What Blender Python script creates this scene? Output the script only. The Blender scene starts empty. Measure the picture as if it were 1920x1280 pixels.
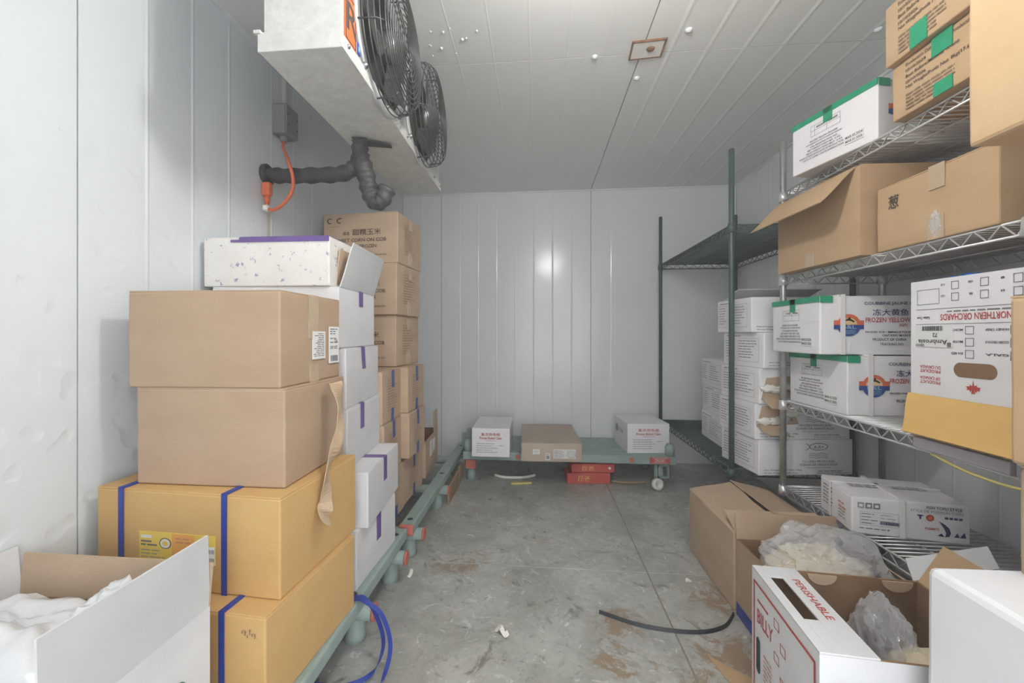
import bpy, bmesh, math, random
from mathutils import Vector, Matrix, Euler, noise
R = math.radians
scene = bpy.context.scene
COL = scene.collection
rng = random.Random(7)

# ------------------------------------------------------------------ camera
cam_d = bpy.data.cameras.new('camera')
cam_d.sensor_width = 36; cam_d.lens = 770.5 * 36 / 1920
cam_d.shift_x = (960 - 938.47) / 1920; cam_d.shift_y = (627 - 640) / 1920
cam_d.clip_start = .02
cam = bpy.data.objects.new('camera', cam_d); COL.objects.link(cam)
cam.location = (0, 0, 1); cam.rotation_euler = (R(90), 0, .09)
scene.camera = cam
# ------------------------------------------------------------------ world, light, exposure
w = bpy.data.worlds.new('world'); scene.world = w; w.use_nodes = True
bg = w.node_tree.nodes['Background']; bg.inputs[0].default_value = (.93, .96, 1, 1); bg.inputs[1].default_value = 2.5
LAMP = (.16, .82, 2.04)
HAZE = .075
vs = scene.view_settings
vs.view_transform = 'Standard'; vs.look = 'None'; vs.exposure = 1.04; vs.gamma = 1; vs.use_curve_mapping = False
scene.cycles.use_denoising = True
scene.cycles.max_bounces = 6; scene.cycles.diffuse_bounces = 4; scene.cycles.glossy_bounces = 3; scene.cycles.transparent_max_bounces = 10; scene.cycles.volume_bounces = 0
scene.cycles.use_adaptive_sampling = True; scene.cycles.adaptive_threshold = .03
scene.cycles.caustics_reflective = False; scene.cycles.caustics_refractive = False
# room constants
XL, XR, YB, YF, H = -1.107, 1.517, 3.297, -.62, 2.144

# ------------------------------------------------------------------ materials
MATS = {}
def srgb(c):
    return tuple((x / 255 / 12.92 if x / 255 <= .04045 else ((x / 255 + .055) / 1.055) ** 2.4) for x in c) + (1,)
def mat(name, c, rough=.6, c2=None, scale=6, stretch=(1, 1, 1), bump=0, bscale=60, metal=0, spec=.4, speck=None, speck_scale=30, speck_lo=.68, alpha=1, coat=0, sss=0):
    if name in MATS: return MATS[name]
    m = bpy.data.materials.new(name); m.use_nodes = True; MATS[name] = m
    nt = m.node_tree; N = nt.nodes; L = nt.links
    b = N['Principled BSDF']
    b.inputs['Roughness'].default_value = rough; b.inputs['Metallic'].default_value = metal
    b.inputs['Specular IOR Level'].default_value = spec; b.inputs['Alpha'].default_value = alpha
    b.inputs['Coat Weight'].default_value = coat
    b.inputs['Base Color'].default_value = srgb(c)
    tc = N.new('ShaderNodeTexCoord'); mp = N.new('ShaderNodeMapping'); mp.inputs['Scale'].default_value = stretch
    L.new(tc.outputs['Object'], mp.inputs[0])
    out = None
    if c2:
        n = N.new('ShaderNodeTexNoise'); n.inputs['Scale'].default_value = scale; n.inputs['Detail'].default_value = 6; n.inputs['Roughness'].default_value = .62
        L.new(mp.outputs[0], n.inputs['Vector'])
        r = N.new('ShaderNodeValToRGB'); r.color_ramp.elements[0].position = .33; r.color_ramp.elements[1].position = .67
        r.color_ramp.elements[0].color = srgb(c); r.color_ramp.elements[1].color = srgb(c2)
        L.new(n.outputs['Fac'], r.inputs[0]); out = r.outputs[0]
        L.new(out, b.inputs['Base Color'])
    if speck:
        n = N.new('ShaderNodeTexNoise'); n.inputs['Scale'].default_value = speck_scale; n.inputs['Detail'].default_value = 5; n.inputs['Roughness'].default_value = .7
        L.new(tc.outputs['Object'], n.inputs['Vector'])
        r = N.new('ShaderNodeValToRGB'); r.color_ramp.elements[0].position = speck_lo; r.color_ramp.elements[1].position = speck_lo + .05
        L.new(n.outputs['Fac'], r.inputs[0])
        mx = N.new('ShaderNodeMix'); mx.data_type = 'RGBA'
        L.new(r.outputs[0], mx.inputs[0])
        if out: L.new(out, mx.inputs[6])
        else: mx.inputs[6].default_value = srgb(c)
        mx.inputs[7].default_value = srgb(speck); L.new(mx.outputs[2], b.inputs['Base Color'])
    if bump:
        n = N.new('ShaderNodeTexNoise'); n.inputs['Scale'].default_value = bscale; n.inputs['Detail'].default_value = 4
        L.new(mp.outputs[0], n.inputs['Vector'])
        bp = N.new('ShaderNodeBump'); bp.inputs['Strength'].default_value = bump; bp.inputs['Distance'].default_value = .01
        L.new(n.outputs['Fac'], bp.inputs['Height']); L.new(bp.outputs[0], b.inputs['Normal'])
    return m
def M(n): return MATS[n]
mat('kraft', (198, 174, 148), .75, (188, 163, 137), 5, (1, 1, 2.5), .08, 90, spec=.25)
mat('kraft_dark', (188, 163, 138), .75, (178, 153, 128), 5, (1, 1, 2.5), .08, 90, spec=.25)
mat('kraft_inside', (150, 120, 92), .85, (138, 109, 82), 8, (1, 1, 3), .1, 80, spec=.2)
mat('kraft_warm', (198, 168, 132), .7, (188, 157, 120), 5, (1, 1, 2), .06, 90, spec=.3)
mat('orange_card', (212, 174, 118), .62, (204, 164, 107), 4, (1, 1, 2), .07, 80, spec=.35)
mat('manila', (232, 190, 116), .6, (224, 180, 106), 5, (1, 1, 1), .1, 40)
mat('white_card', (226, 226, 226), .6, (214, 214, 215), 6, (1, 1, 1), .06, 60, spec=.35)
mat('white_card_b', (243, 242, 243), .55, (236, 234, 237), 5, (1, 1, 1), .05, 60, spec=.35)
mat('white_scuffed', (238, 236, 232), .6, (228, 225, 220), 7, (1, 1, 1), .08, 60, speck=(160, 150, 182), speck_scale=34, speck_lo=.585)
mat('grey_card', (206, 208, 208), .6, (196, 198, 199), 5, (1, 1, 1), .05, 60)
mat('purple', (118, 92, 158), .4, (105, 80, 145), 20, spec=.5)
mat('tape_green', (46, 165, 122), .35, (36, 150, 108), 25, spec=.5)
mat('blue_strap', (48, 72, 160), .4, (40, 60, 146), 30, spec=.5)
mat('blue_tape', (76, 92, 158), .45, (66, 80, 146), 30)
mat('white_strap', (236, 234, 232), .4)
mat('clear_tape', (198, 176, 150), .2, (190, 167, 141), 30, bump=.2, bscale=60, spec=.6)
mat('tan_tape', (192, 165, 134), .3, (206, 182, 152), 30, bump=.3, bscale=50, spec=.6)
mat('ink', (74, 68, 66), .8); mat('ink_soft', (120, 116, 118), .8); mat('ink_faint', (158, 156, 158), .8)
mat('ink_brown', (92, 76, 62), .8); mat('ink_brown_soft', (146, 122, 98), .8); mat('ink_red', (190, 78, 72), .8); mat('ink_blue', (52, 56, 110), .8)
mat('ink_orange', (206, 142, 116), .8); mat('ink_green', (70, 120, 98), .8)
mat('logo_orange', (224, 116, 86), .7); mat('logo_yellow', (238, 206, 150), .7); mat('logo_blue', (52, 82, 152), .7); mat('logo_light', (150, 190, 215), .7)
mat('paper', (236, 236, 234), .6); mat('label_yellow', (236, 208, 104), .5); mat('label_amber', (236, 176, 100), .5)
mat('wall', (238, 240, 242), .16, (233, 235, 237), 1.5, (1, 1, 1), .035, 160, spec=.45)
mat('ceil', (238, 238, 235), .4, (233, 233, 229), 1.5, (1, 1, 1), .03, 160, spec=.4)
mat('joint', (150, 147, 138), .7, (128, 124, 112), 20)
mat('streak', (212, 204, 186), .6, (222, 220, 212), 12, (1, 1, .3)); mat('stain_tan', (190, 176, 148), .8)
mat('galv', (206, 208, 206), .42, (184, 187, 187), 14, (1, 1, 1), .05, 40, metal=.35, spec=.5)
mat('alu_white', (224, 224, 220), .45, (208, 208, 203), 30, (1, 1, 1), .1, 70, metal=.15, speck=(150, 148, 140), speck_scale=60, speck_lo=.7)
mat('black_wire', (62, 62, 60), .35, spec=.5); mat('black', (38, 38, 38), .5); mat('hollow', (46, 46, 45), .8)
mat('steel', (170, 170, 168), .3, metal=.9)
mat('insul', (74, 74, 74), .5, (58, 58, 59), 25, (1, 1, 1), .5, 40, spec=.5)
mat('grey_plastic', (150, 152, 152), .5, (140, 142, 142), 10)
mat('conduit', (200, 200, 196), .5); mat('cord_orange', (232, 120, 84), .45); mat('orange_sticker', (236, 110, 56), .5); mat('blue_sticker', (50, 80, 150), .5)
mat('rust', (150, 104, 58), .9, (96, 62, 34), 40); mat('plate', (240, 238, 232), .5, (232, 228, 218), 20, speck=(150, 104, 58), speck_scale=24, speck_lo=.66)
mat('ice', (235, 238, 240), .15, spec=.6)
mat('rack', (160, 177, 171), .5, (145, 163, 157), 12, (1, 1, 1), .06, 70)
mat('rack_cap', (204, 120, 104), .5, (186, 106, 92), 20); mat('rack_dark', (52, 58, 56), .7)
mat('green_epoxy', (76, 94, 88), .35, (64, 82, 76), 15, spec=.5)
mat('chrome', (226, 226, 226), .34, metal=.55)
mat('chrome_dull', (196, 196, 194), .34, (172, 172, 170), 30, metal=.75)
mat('red_box', (208, 96, 88), .45, (198, 88, 82), 8); mat('gold', (236, 206, 120), .4)
mat('foam', (238, 239, 241), .5, (228, 230, 233), 3, (1, 1, 1), .15, 14)
mat('lilac', (198, 192, 202), .5); mat('yellow_strap', (216, 202, 128), .5); mat('blue_bag', (40, 130, 220), .3)
mat('cable', (48, 50, 52), .5); mat('litter', (240, 238, 230), .7); mat('wood', (176, 150, 118), .8, (158, 132, 100), 10, (1, 8, 8))
mat('tofu', (232, 218, 188), .45, (222, 206, 172), 30, bump=.2, bscale=30)
mat('dark_slot', (60, 62, 60), .9)
def bagmat(name, c, a):
    m = mat(name, c, .1, bump=.6, bscale=22, spec=.9, alpha=a); return m
bagmat('bag', (236, 238, 240), .36); bagmat('bag_white', (238, 239, 240), .82); bagmat('wrap', (210, 208, 204), .24)

# explicit material: worn metal floor
def floor_material():
    m = bpy.data.materials.new('floor_metal'); m.use_nodes = True; MATS['floor_metal'] = m
    nt = m.node_tree; N = nt.nodes; L = nt.links; b = N['Principled BSDF']
    tc = N.new('ShaderNodeTexCoord')
    def nz(s, d=8, r=.65, dist=0):
        n = N.new('ShaderNodeTexNoise'); n.inputs['Scale'].default_value = s; n.inputs['Detail'].default_value = d
        n.inputs['Roughness'].default_value = r; n.inputs['Distortion'].default_value = dist
        L.new(tc.outputs['Object'], n.inputs['Vector']); return n.outputs['Fac']
    def ramp(x, p0, p1, c0=(0, 0, 0, 1), c1=(1, 1, 1, 1)):
        r = N.new('ShaderNodeValToRGB'); r.color_ramp.elements[0].position = p0; r.color_ramp.elements[1].position = p1
        r.color_ramp.elements[0].color = c0; r.color_ramp.elements[1].color = c1; L.new(x, r.inputs[0]); return r.outputs[0]
    def mix(f, a, bb):
        x = N.new('ShaderNodeMix'); x.data_type = 'RGBA'; L.new(f, x.inputs[0])
        if isinstance(a, tuple): x.inputs[6].default_value = a
        else: L.new(a, x.inputs[6])
        if isinstance(bb, tuple): x.inputs[7].default_value = bb
        else: L.new(bb, x.inputs[7])
        return x.outputs[2]
    base = ramp(nz(3.4, 10, .74, .7), .32, .68, srgb((156, 156, 148)), srgb((204, 204, 198)))
    base = mix(ramp(nz(34, 5, .7, .5), .56, .72), base, srgb((140, 139, 131)))
    base = mix(ramp(nz(12, 8, .74, 2.2), .57, .66), base, srgb((226, 226, 221)))
    base = mix(ramp(nz(7.5, 8, .72, 1.6), .58, .65), base, srgb((134, 132, 124)))
    st = ramp(nz(4.1, 8, .66, .9), .62, .70)
    base = mix(st, base, srgb((172, 162, 144)))
    # stains with a shape of their own near the joints of the plates
    mask = None
    for (x, y, r) in ((.62, 1.33, .22), (.47, 1.2, .2), (.3, 1.45, .16), (-.36, 1.78, .15), (-.28, 1.8, .12), (.68, 1.62, .18), (.38, 1.08, .16), (.24, 1.3, .13)):
        vd = N.new('ShaderNodeVectorMath'); vd.operation = 'DISTANCE'; vd.inputs[1].default_value = (x, y, 0)
        L.new(tc.outputs['Object'], vd.inputs[0])
        a = N.new('ShaderNodeMath'); a.operation = 'DIVIDE'; L.new(vd.outputs['Value'], a.inputs[0]); a.inputs[1].default_value = r
        s = N.new('ShaderNodeMath'); s.operation = 'SUBTRACT'; s.inputs[0].default_value = 1; L.new(a.outputs[0], s.inputs[1]); s.use_clamp = True
        if mask is None: mask = s.outputs[0]
        else:
            mm = N.new('ShaderNodeMath'); mm.operation = 'MAXIMUM'; L.new(mask, mm.inputs[0]); L.new(s.outputs[0], mm.inputs[1]); mask = mm.outputs[0]
    nn = ramp(nz(8, 8, .72, 1.8), .42, .66)
    ml = N.new('ShaderNodeMath'); ml.operation = 'MULTIPLY'; L.new(mask, ml.inputs[0]); L.new(nn, ml.inputs[1])
    base = mix(ramp(ml.outputs[0], .12, .34), base, srgb((158, 139, 116)))
    L.new(base, b.inputs['Base Color'])
    L.new(ramp(nz(7, 6), .3, .7, (.25, .25, .25, 1), (.6, .6, .6, 1)), b.inputs['Roughness'])
    b.inputs['Metallic'].default_value = .1
    bp = N.new('ShaderNodeBump'); bp.inputs['Strength'].default_value = .55; bp.inputs['Distance'].default_value = .014
    L.new(nz(9, 5, .55, .8), bp.inputs['Height']); L.new(bp.outputs[0], b.inputs['Normal'])
floor_material()
# explicit material: dented wall sheet (dents as relief, a few scuffs)
def wall_dented():
    m = mat('wall_dented', (226, 232, 235), .45, (221, 226, 229), 1.5, (1, 1, 1), 0, spec=.45)
    nt = m.node_tree; N = nt.nodes; L = nt.links; b = N['Principled BSDF']
    tc = N.new('ShaderNodeTexCoord')
    v = N.new('ShaderNodeTexNoise'); v.inputs['Scale'].default_value = 15; v.inputs['Detail'].default_value = 1; L.new(tc.outputs['Object'], v.inputs['Vector'])
    r = N.new('ShaderNodeValToRGB'); r.color_ramp.elements[0].position = .6; r.color_ramp.elements[1].position = .85; L.new(v.outputs['Fac'], r.inputs[0])
    sp = N.new('ShaderNodeSeparateXYZ'); L.new(tc.outputs['Object'], sp.inputs[0])
    mr = N.new('ShaderNodeMapRange'); mr.inputs[1].default_value = 1.75; mr.inputs[2].default_value = 1.2; L.new(sp.outputs['Z'], mr.inputs[0])
    ml = N.new('ShaderNodeMath'); ml.operation = 'MULTIPLY'; L.new(r.outputs[0], ml.inputs[0]); L.new(mr.outputs[0], ml.inputs[1])
    fn = N.new('ShaderNodeTexNoise'); fn.inputs['Scale'].default_value = 160; L.new(tc.outputs['Object'], fn.inputs['Vector'])
    ad = N.new('ShaderNodeMath'); ad.operation = 'MULTIPLY_ADD'; L.new(fn.outputs['Fac'], ad.inputs[0]); ad.inputs[1].default_value = .05; L.new(ml.outputs[0], ad.inputs[2])
    bp = N.new('ShaderNodeBump'); bp.inputs['Strength'].default_value = .24; bp.inputs['Distance'].default_value = .018; bp.invert = True
    L.new(ad.outputs[0], bp.inputs['Height']); L.new(bp.outputs[0], b.inputs['Normal'])
    # scuffs
    s = N.new('ShaderNodeTexNoise'); s.inputs['Scale'].default_value = 13; s.inputs['Detail'].default_value = 6; s.inputs['Roughness'].default_value = .7; L.new(tc.outputs['Object'], s.inputs['Vector'])
    sr = N.new('ShaderNodeValToRGB'); sr.color_ramp.elements[0].position = .69; sr.color_ramp.elements[1].position = .76; L.new(s.outputs['Fac'], sr.inputs[0])
    src = b.inputs['Base Color'].links[0].from_socket
    mx = N.new('ShaderNodeMix'); mx.data_type = 'RGBA'; L.new(sr.outputs[0], mx.inputs[0]); L.new(src, mx.inputs[6]); mx.inputs[7].default_value = srgb((178, 172, 158)); L.new(mx.outputs[2], b.inputs['Base Color'])
wall_dented()

# ------------------------------------------------------------------ mesh helpers
class MB:
    def __init__(self): self.v = []; self.f = []; self.m = []; self.s = []
    def add(self, vs_, fs, mi=0, smooth=False):
        o = len(self.v); self.v += [tuple(x) for x in vs_]
        for f in fs: self.f.append([i + o for i in f]); self.m.append(mi); self.s.append(smooth)
        return self
    def box(self, x0, x1, y0, y1, z0, z1, mi=0):
        v = [(x, y, z) for z in (z0, z1) for y in (y0, y1) for x in (x0, x1)]
        return self.add(v, [(0, 2, 3, 1), (4, 5, 7, 6), (0, 1, 5, 4), (2, 6, 7, 3), (0, 4, 6, 2), (1, 3, 7, 5)], mi)
    def slab(self, q, t, mi=0, mi2=None):
        """prism over quad q; thickness t against the quad's normal"""
        q = [Vector(p) for p in q]; n = (q[1] - q[0]).cross(q[3] - q[0]).normalized() * t
        k = len(q); v = q + [p - n for p in q]
        self.add(v, [tuple(range(k))], mi)
        self.add(v, [tuple(range(2 * k - 1, k - 1, -1))], mi if mi2 is None else mi2)
        self.add(v, [(i, i + k, (i + 1) % k + k, (i + 1) % k) for i in range(k)], mi if mi2 is None else mi2)
        return self
    def tube(self, pts, r, n=10, closed=False, cap=True, mi=0):
        pts = [Vector(p) for p in pts]; K = len(pts); rings = []
        rs = r if isinstance(r, (list, tuple)) else [r] * K
        up = Vector((0, 0, 1)); prev = None; base = len(self.v)
        for i, p in enumerate(pts):
            a = pts[(i - 1) % K] if (i or closed) else p; b = pts[(i + 1) % K] if (i < K - 1 or closed) else p
            t = (b - a).normalized()
            if prev is None:
                u = t.orthogonal().normalized() if abs(t.dot(up)) > .95 else t.cross(up).normalized()
            else:
                u = (prev - t * prev.dot(t)).normalized()
            prev = u; w_ = t.cross(u)
            for j in range(n):
                a_ = 2 * math.pi * j / n
                self.v.append(tuple(p + (u * math.cos(a_) + w_ * math.sin(a_)) * rs[i]))
        for i in range(K if closed else K - 1):
            for j in range(n):
                a0 = base + i * n + j; a1 = base + i * n + (j + 1) % n
                i2 = (i + 1) % K
                b0 = base + i2 * n + j; b1 = base + i2 * n + (j + 1) % n
                self.f.append([a0, a1, b1, b0]); self.m.append(mi); self.s.append(True)
        if cap and not closed:
            self.f.append([base + j for j in range(n)][::-1]); self.m.append(mi); self.s.append(False)
            self.f.append([base + (K - 1) * n + j for j in range(n)]); self.m.append(mi); self.s.append(False)
        return self
    def ring(self, c, axis, R_, r, n=40, k=5):
        c = Vector(c); a = Vector(axis).normalized(); u = a.orthogonal().normalized(); w_ = a.cross(u)
        return self.tube([c + (u * math.cos(2 * math.pi * i / n) + w_ * math.sin(2 * math.pi * i / n)) * R_ for i in range(n)], r, k, closed=True)
    def lathe(self, prof, c=(0, 0, 0), axis='z', n=24):
        base = len(self.v)
        for (r, h) in prof:
            for j in range(n):
                a = 2 * math.pi * j / n; p = (r * math.cos(a), r * math.sin(a), h)
                if axis == 'x': p = (p[2], p[0], p[1])
                if axis == 'y': p = (p[0], p[2], p[1])
                self.v.append((p[0] + c[0], p[1] + c[1], p[2] + c[2]))
        for i in range(len(prof) - 1):
            for j in range(n):
                self.f.append([base + i * n + j, base + i * n + (j + 1) % n, base + (i + 1) * n + (j + 1) % n, base + (i + 1) * n + j]); self.m.append(0); self.s.append(True)
        for i, rev in ((0, True), (len(prof) - 1, False)):
            if prof[i][0] > 1e-5:
                q = [base + i * n + j for j in range(n)]; self.f.append(q[::-1] if rev else q); self.m.append(0); self.s.append(False)
        return self
    def build(self, name, mats, parent=None, bevel=0, kind=None, label=None):
        me = bpy.data.meshes.new(name); me.from_pydata(self.v, [], self.f)
        for mm in (mats if isinstance(mats, (list, tuple)) else [mats]): me.materials.append(M(mm))
        for p, mi, s in zip(me.polygons, self.m, self.s): p.material_index = mi; p.use_smooth = s
        me.update()
        o = bpy.data.objects.new(name, me); COL.objects.link(o)
        if parent: o.parent = parent
        if bevel:
            b = o.modifiers.new('bevel', 'BEVEL'); b.width = bevel; b.segments = 2; b.limit_method = 'ANGLE'; b.angle_limit = R(50)
        if kind: o['kind'] = kind
        if label: o['label'] = label
        return o
def empty(name, label, cat, loc=(0, 0, 0), rz=0, group=None, kind=None, rx=0, ry=0):
    o = bpy.data.objects.new(name, None); COL.objects.link(o); o.empty_display_size = .05
    o.location = loc; o.rotation_euler = (rx, ry, rz)
    if kind: o['kind'] = kind
    if label: o['label'] = label
    if cat: o['category'] = cat
    if group: o['group'] = group
    return o
def tag(o, label, cat, group=None):
    o['label'] = label; o['category'] = cat
    if group: o['group'] = group
    return o
def struct(o): o['kind'] = 'structure'; return o

_T = {}
def text_mesh(s):
    if s in _T: return _T[s]
    cu = bpy.data.curves.new('t', 'FONT'); cu.body = s; cu.size = 1; cu.resolution_u = 2; cu.offset = .014 if all(ord(ch) < 0x2000 for ch in s) else .006
    ob = bpy.data.objects.new('t', cu); COL.objects.link(ob)
    bpy.context.view_layer.update()
    dg = bpy.context.evaluated_depsgraph_get()
    me = bpy.data.meshes.new_from_object(ob.evaluated_get(dg))
    V = [tuple(v.co[:2]) for v in me.vertices]; F = [tuple(p.vertices) for p in me.polygons]
    bpy.data.objects.remove(ob); bpy.data.curves.remove(cu); bpy.data.meshes.remove(me)
    if V:
        x0 = min(v[0] for v in V); x1 = max(v[0] for v in V); y0 = min(v[1] for v in V); y1 = max(v[1] for v in V)
    else: x0 = x1 = y0 = y1 = 0
    _T[s] = (V, F, x0, x1, y0, y1); return _T[s]

class Printer:
    """flat print on faces of a box w x d x h whose base centre is the parent's origin"""
    def __init__(self, parent, w, d, h, off=.0030):
        self.p = parent; self.w = w; self.d = d; self.h = h; self.off = off; self.buf = {}
    def fr(self, face):
        w, d, h = self.w, self.d, self.h
        return {'F': ((-w/2, -d/2, 0), (1, 0, 0), (0, 0, 1), (0, -1, 0), w, h), 'L': ((-w/2, d/2, 0), (0, -1, 0), (0, 0, 1), (-1, 0, 0), d, h),
                'R': ((w/2, -d/2, 0), (0, 1, 0), (0, 0, 1), (1, 0, 0), d, h), 'T': ((-w/2, -d/2, h), (1, 0, 0), (0, 1, 0), (0, 0, 1), w, d)}[face]
    def pt(self, face, u, v, n=0):
        o, U, V, N_, W_, H_ = self.fr(face)
        return tuple(o[i] + U[i] * u + V[i] * v + N_[i] * n for i in range(3))
    def _mb(self, m, name): return self.buf.setdefault((name, m), MB())
    def rect(self, face, u, v, w, h, m, n=None, name='print', rot=False):
        n = self.off if n is None else n
        if rot: o = self.fr(face); u = o[4] - u - w; v = o[5] - v - h
        self._mb(m, name).add([self.pt(face, a, b, n) for a, b in ((u, v), (u + w, v), (u + w, v + h), (u, v + h))], [(0, 1, 2, 3)])
    def poly(self, face, pts, m, n=None, name='print', rot=False):
        n = self.off if n is None else n
        if rot: o = self.fr(face); pts = [(o[4] - a, o[5] - b) for a, b in pts]
        self._mb(m, name).add([self.pt(face, a, b, n) for a, b in pts], [tuple(range(len(pts)))])
    def frame(self, face, u, v, w, h, m, t=.0015, **k):
        self.rect(face, u, v, w, t, m, **k); self.rect(face, u, v + h - t, w, t, m, **k)
        self.rect(face, u, v, t, h, m, **k); self.rect(face, u + w - t, v, t, h, m, **k)
    def text(self, face, s, u, v, size, m, width=None, align='l', n=None, rot=False):
        """u,v: left (or centre/right) baseline point; size: cap height"""
        n = self.off if n is None else n
        V, F, x0, x1, y0, y1 = text_mesh(s)
        if not V: return
        sy = size / max(y1 - y0, 1e-6); sx = sy if width is None else width / max(x1 - x0, 1e-6)
        L_ = (x1 - x0) * sx; u0 = u - {'l': 0, 'c': L_ / 2, 'r': L_}[align]
        pts = [(u0 + (a - x0) * sx, v + (b - y0) * sy) for a, b in V]
        if rot:
            o = self.fr(face); pts = [(o[4] - a, o[5] - b) for a, b in pts]
        self._mb(m, 'print').add([self.pt(face, a, b, n) for a, b in pts], F)
    def lines(self, face, u, v, w, rows, pitch, t, m, seed=0, ragged=.35, align='l', n=None, rot=False):
        """rows of print too small to read"""
        r = random.Random(seed)
        for i in range(rows):
            L_ = w * (1 - ragged * r.random()); a = u + {'l': 0, 'c': (w - L_) / 2, 'r': w - L_}[align]; e = a + L_
            while a < e:
                ww = min(e - a, r.uniform(.012, .03)); self.rect(face, a, v - i * pitch, ww, t, m, n=n, rot=rot); a += ww + .004
    def disc(self, face, u, v, r, m, n=None, k=20, name='print', rx=None):
        self.poly(face, [(u + (rx or r) * math.cos(2*math.pi*i/k), v + r * math.sin(2*math.pi*i/k)) for i in range(k)], m, n, name)
    def sticker(self, face, u, v, w, h, m, t=.0012, name='label'):
        q = [self.pt(face, a, b, self.off + t) for a, b in ((u, v), (u + w, v), (u + w, v + h), (u, v + h))]
        MB().slab(q, t * .9 + .0008).build(name, m, self.p)
    def tape(self, face, u, v, w, h, m, name='tape', t=.0012, skew=0):
        q = [self.pt(face, a, b, self.off - .0006 + t) for a, b in ((u + skew, v), (u + w + skew, v), (u + w, v + h), (u, v + h))]
        return MB().slab(q, t + .001).build(name, m, self.p)
    def barcode(self, face, u, v, w, h, m='ink', n=None, rot=False, seed=1):
        r = random.Random(seed); a = u
        while a < u + w:
            t = r.choice((.0007, .0012, .002)); self.rect(face, a, v, t, h, m, n=n, rot=rot); a += t + r.choice((.0008, .0014))
    def flush(self):
        for (nm, m), mb in self.buf.items(): mb.build(nm, m, self.p, kind='stuff' if nm == 'print' else None)
        self.buf = {}

def carton_body(w, d, h, cuts=4, bulge=.0015, seed=0, dent=.0012):
    """closed carton: a slightly bulged, slightly crushed box"""
    bm = bmesh.new(); bmesh.ops.create_cube(bm, size=1)
    bmesh.ops.subdivide_edges(bm, edges=bm.edges[:], cuts=cuts, use_grid_fill=True)
    for v in bm.verts:
        c = v.co.copy(); e = [abs(abs(x) - .5) < 1e-4 for x in c]
        p = Vector((c.x * w, c.y * d, c.z * h))
        if sum(e) == 1:
            i = e.index(True); a, b = [j for j in range(3) if j != i]
            s = math.cos(c[a] * math.pi) * math.cos(c[b] * math.pi)
            p[i] += math.copysign(bulge * s, c[i])
        q = noise.noise_vector(p * 9 + Vector((seed * 3.7, seed * 1.3, seed))) * dent
        if abs(c.z + .5) < 1e-4: q.z = 0
        v.co = p + q + Vector((0, 0, h / 2))
    mb = MB(); bm.verts.index_update()
    mb.add([v.co for v in bm.verts], [[v.index for v in f.verts] for f in bm.faces]); bm.free()
    return mb
SEED = [0]
def carton(name, label, cat, c, dims, z, yaw=0, m='kraft', flaps='x', tape=None, group=None, bevel=.004, ft=.003, rx=0, ry=0):
    """closed carton: body + two top flaps meeting in a seam (+ tape); returns root, printer"""
    SEED[0] += 1; w_, d_, h_ = dims
    root = empty(name, label, cat, (c[0], c[1], z), R(yaw), group, rx=R(rx), ry=R(ry))
    hb = h_ - ft
    carton_body(w_, d_, hb, seed=SEED[0]).build('body', m, root, bevel)
    if flaps:
        g = .0012; e = .001
        a = [(-w_/2 + e, -g, -d_/2 + e, d_/2 - e), (g, w_/2 - e, -d_/2 + e, d_/2 - e)] if flaps == 'y' else [(-w_/2 + e, w_/2 - e, -d_/2 + e, -g), (-w_/2 + e, w_/2 - e, g, d_/2 - e)]
        for (x0, x1, y0, y1) in a: MB().box(x0, x1, y0, y1, hb - .001, h_).build('flap', m, root, .001)
    P = Printer(root, w_, d_, h_)
    if tape:
        if flaps == 'y': MB().box(-.028, .028, -d_/2, d_/2, h_ - .0002, h_ + .0008).build('tape', tape, root)
        else: MB().box(-w_/2, w_/2, -.028, .028, h_ - .0002, h_ + .0008).build('tape', tape, root)
    return root, P
def open_box(root, w, d, h, t, mo, mi, name='body'):
    mb = MB()
    x, y = w / 2, d / 2
    o = [(-x, -y), (x, -y), (x, y), (-x, y)]; i_ = [(-x + t, -y + t), (x - t, -y + t), (x - t, y - t), (-x + t, y - t)]
    v = [(a, b, 0) for a, b in o] + [(a, b, h) for a, b in o] + [(a, b, h) for a, b in i_] + [(a, b, t) for a, b in i_]
    f = [(3, 2, 1, 0)]; g = []
    for k in range(4):
        n = (k + 1) % 4
        f.append((k, n, n + 4, k + 4)); g.append((k + 4, n + 4, n + 8, k + 8)); g.append((k + 8, n + 8, n + 12, k + 12))
    g.append((12, 13, 14, 15))
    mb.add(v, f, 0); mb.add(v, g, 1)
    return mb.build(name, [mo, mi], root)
def flap(root, p0, p1, vec, m, mi=None, t=.004, name='flap', bend=0, n=6, jag=0, seed=0):
    """a cardboard flap hinged on p0-p1 reaching out by vec; bend bows it along its normal"""
    p0, p1, vec = Vector(p0), Vector(p1), Vector(vec); nr = (p1 - p0).cross(vec).normalized(); mb = MB(); r = random.Random(seed)
    top = []
    for i in range(n + 1):
        s = i / n; b = nr * (bend * math.sin(s * math.pi * .5) ** 2)
        for k in range(5):
            q = k / 4; j = (r.uniform(-jag, jag) if i == n else 0)
            top.append(p0.lerp(p1, q) + vec * (s + j) + b)
    bot = [p - nr * t for p in top]; V = top + bot; K = len(top)
    f1 = [(i*5+k, i*5+k+1, i*5+k+6, i*5+k+5) for i in range(n) for k in range(4)]
    mb.add(V, f1, 0); mb.add(V, [tuple(K + a for a in q[::-1]) for q in f1], 1)
    ed = [k for k in range(5)] + [i*5+4 for i in range(1, n + 1)] + [n*5+k for k in range(3, -1, -1)] + [i*5 for i in range(n - 1, 0, -1)]
    mb.add(V, [(ed[(i+1) % len(ed)], ed[i], ed[i]+K, ed[(i+1) % len(ed)]+K) for i in range(len(ed))], 1)
    return mb.build(name, [m, mi or m], root)
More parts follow.
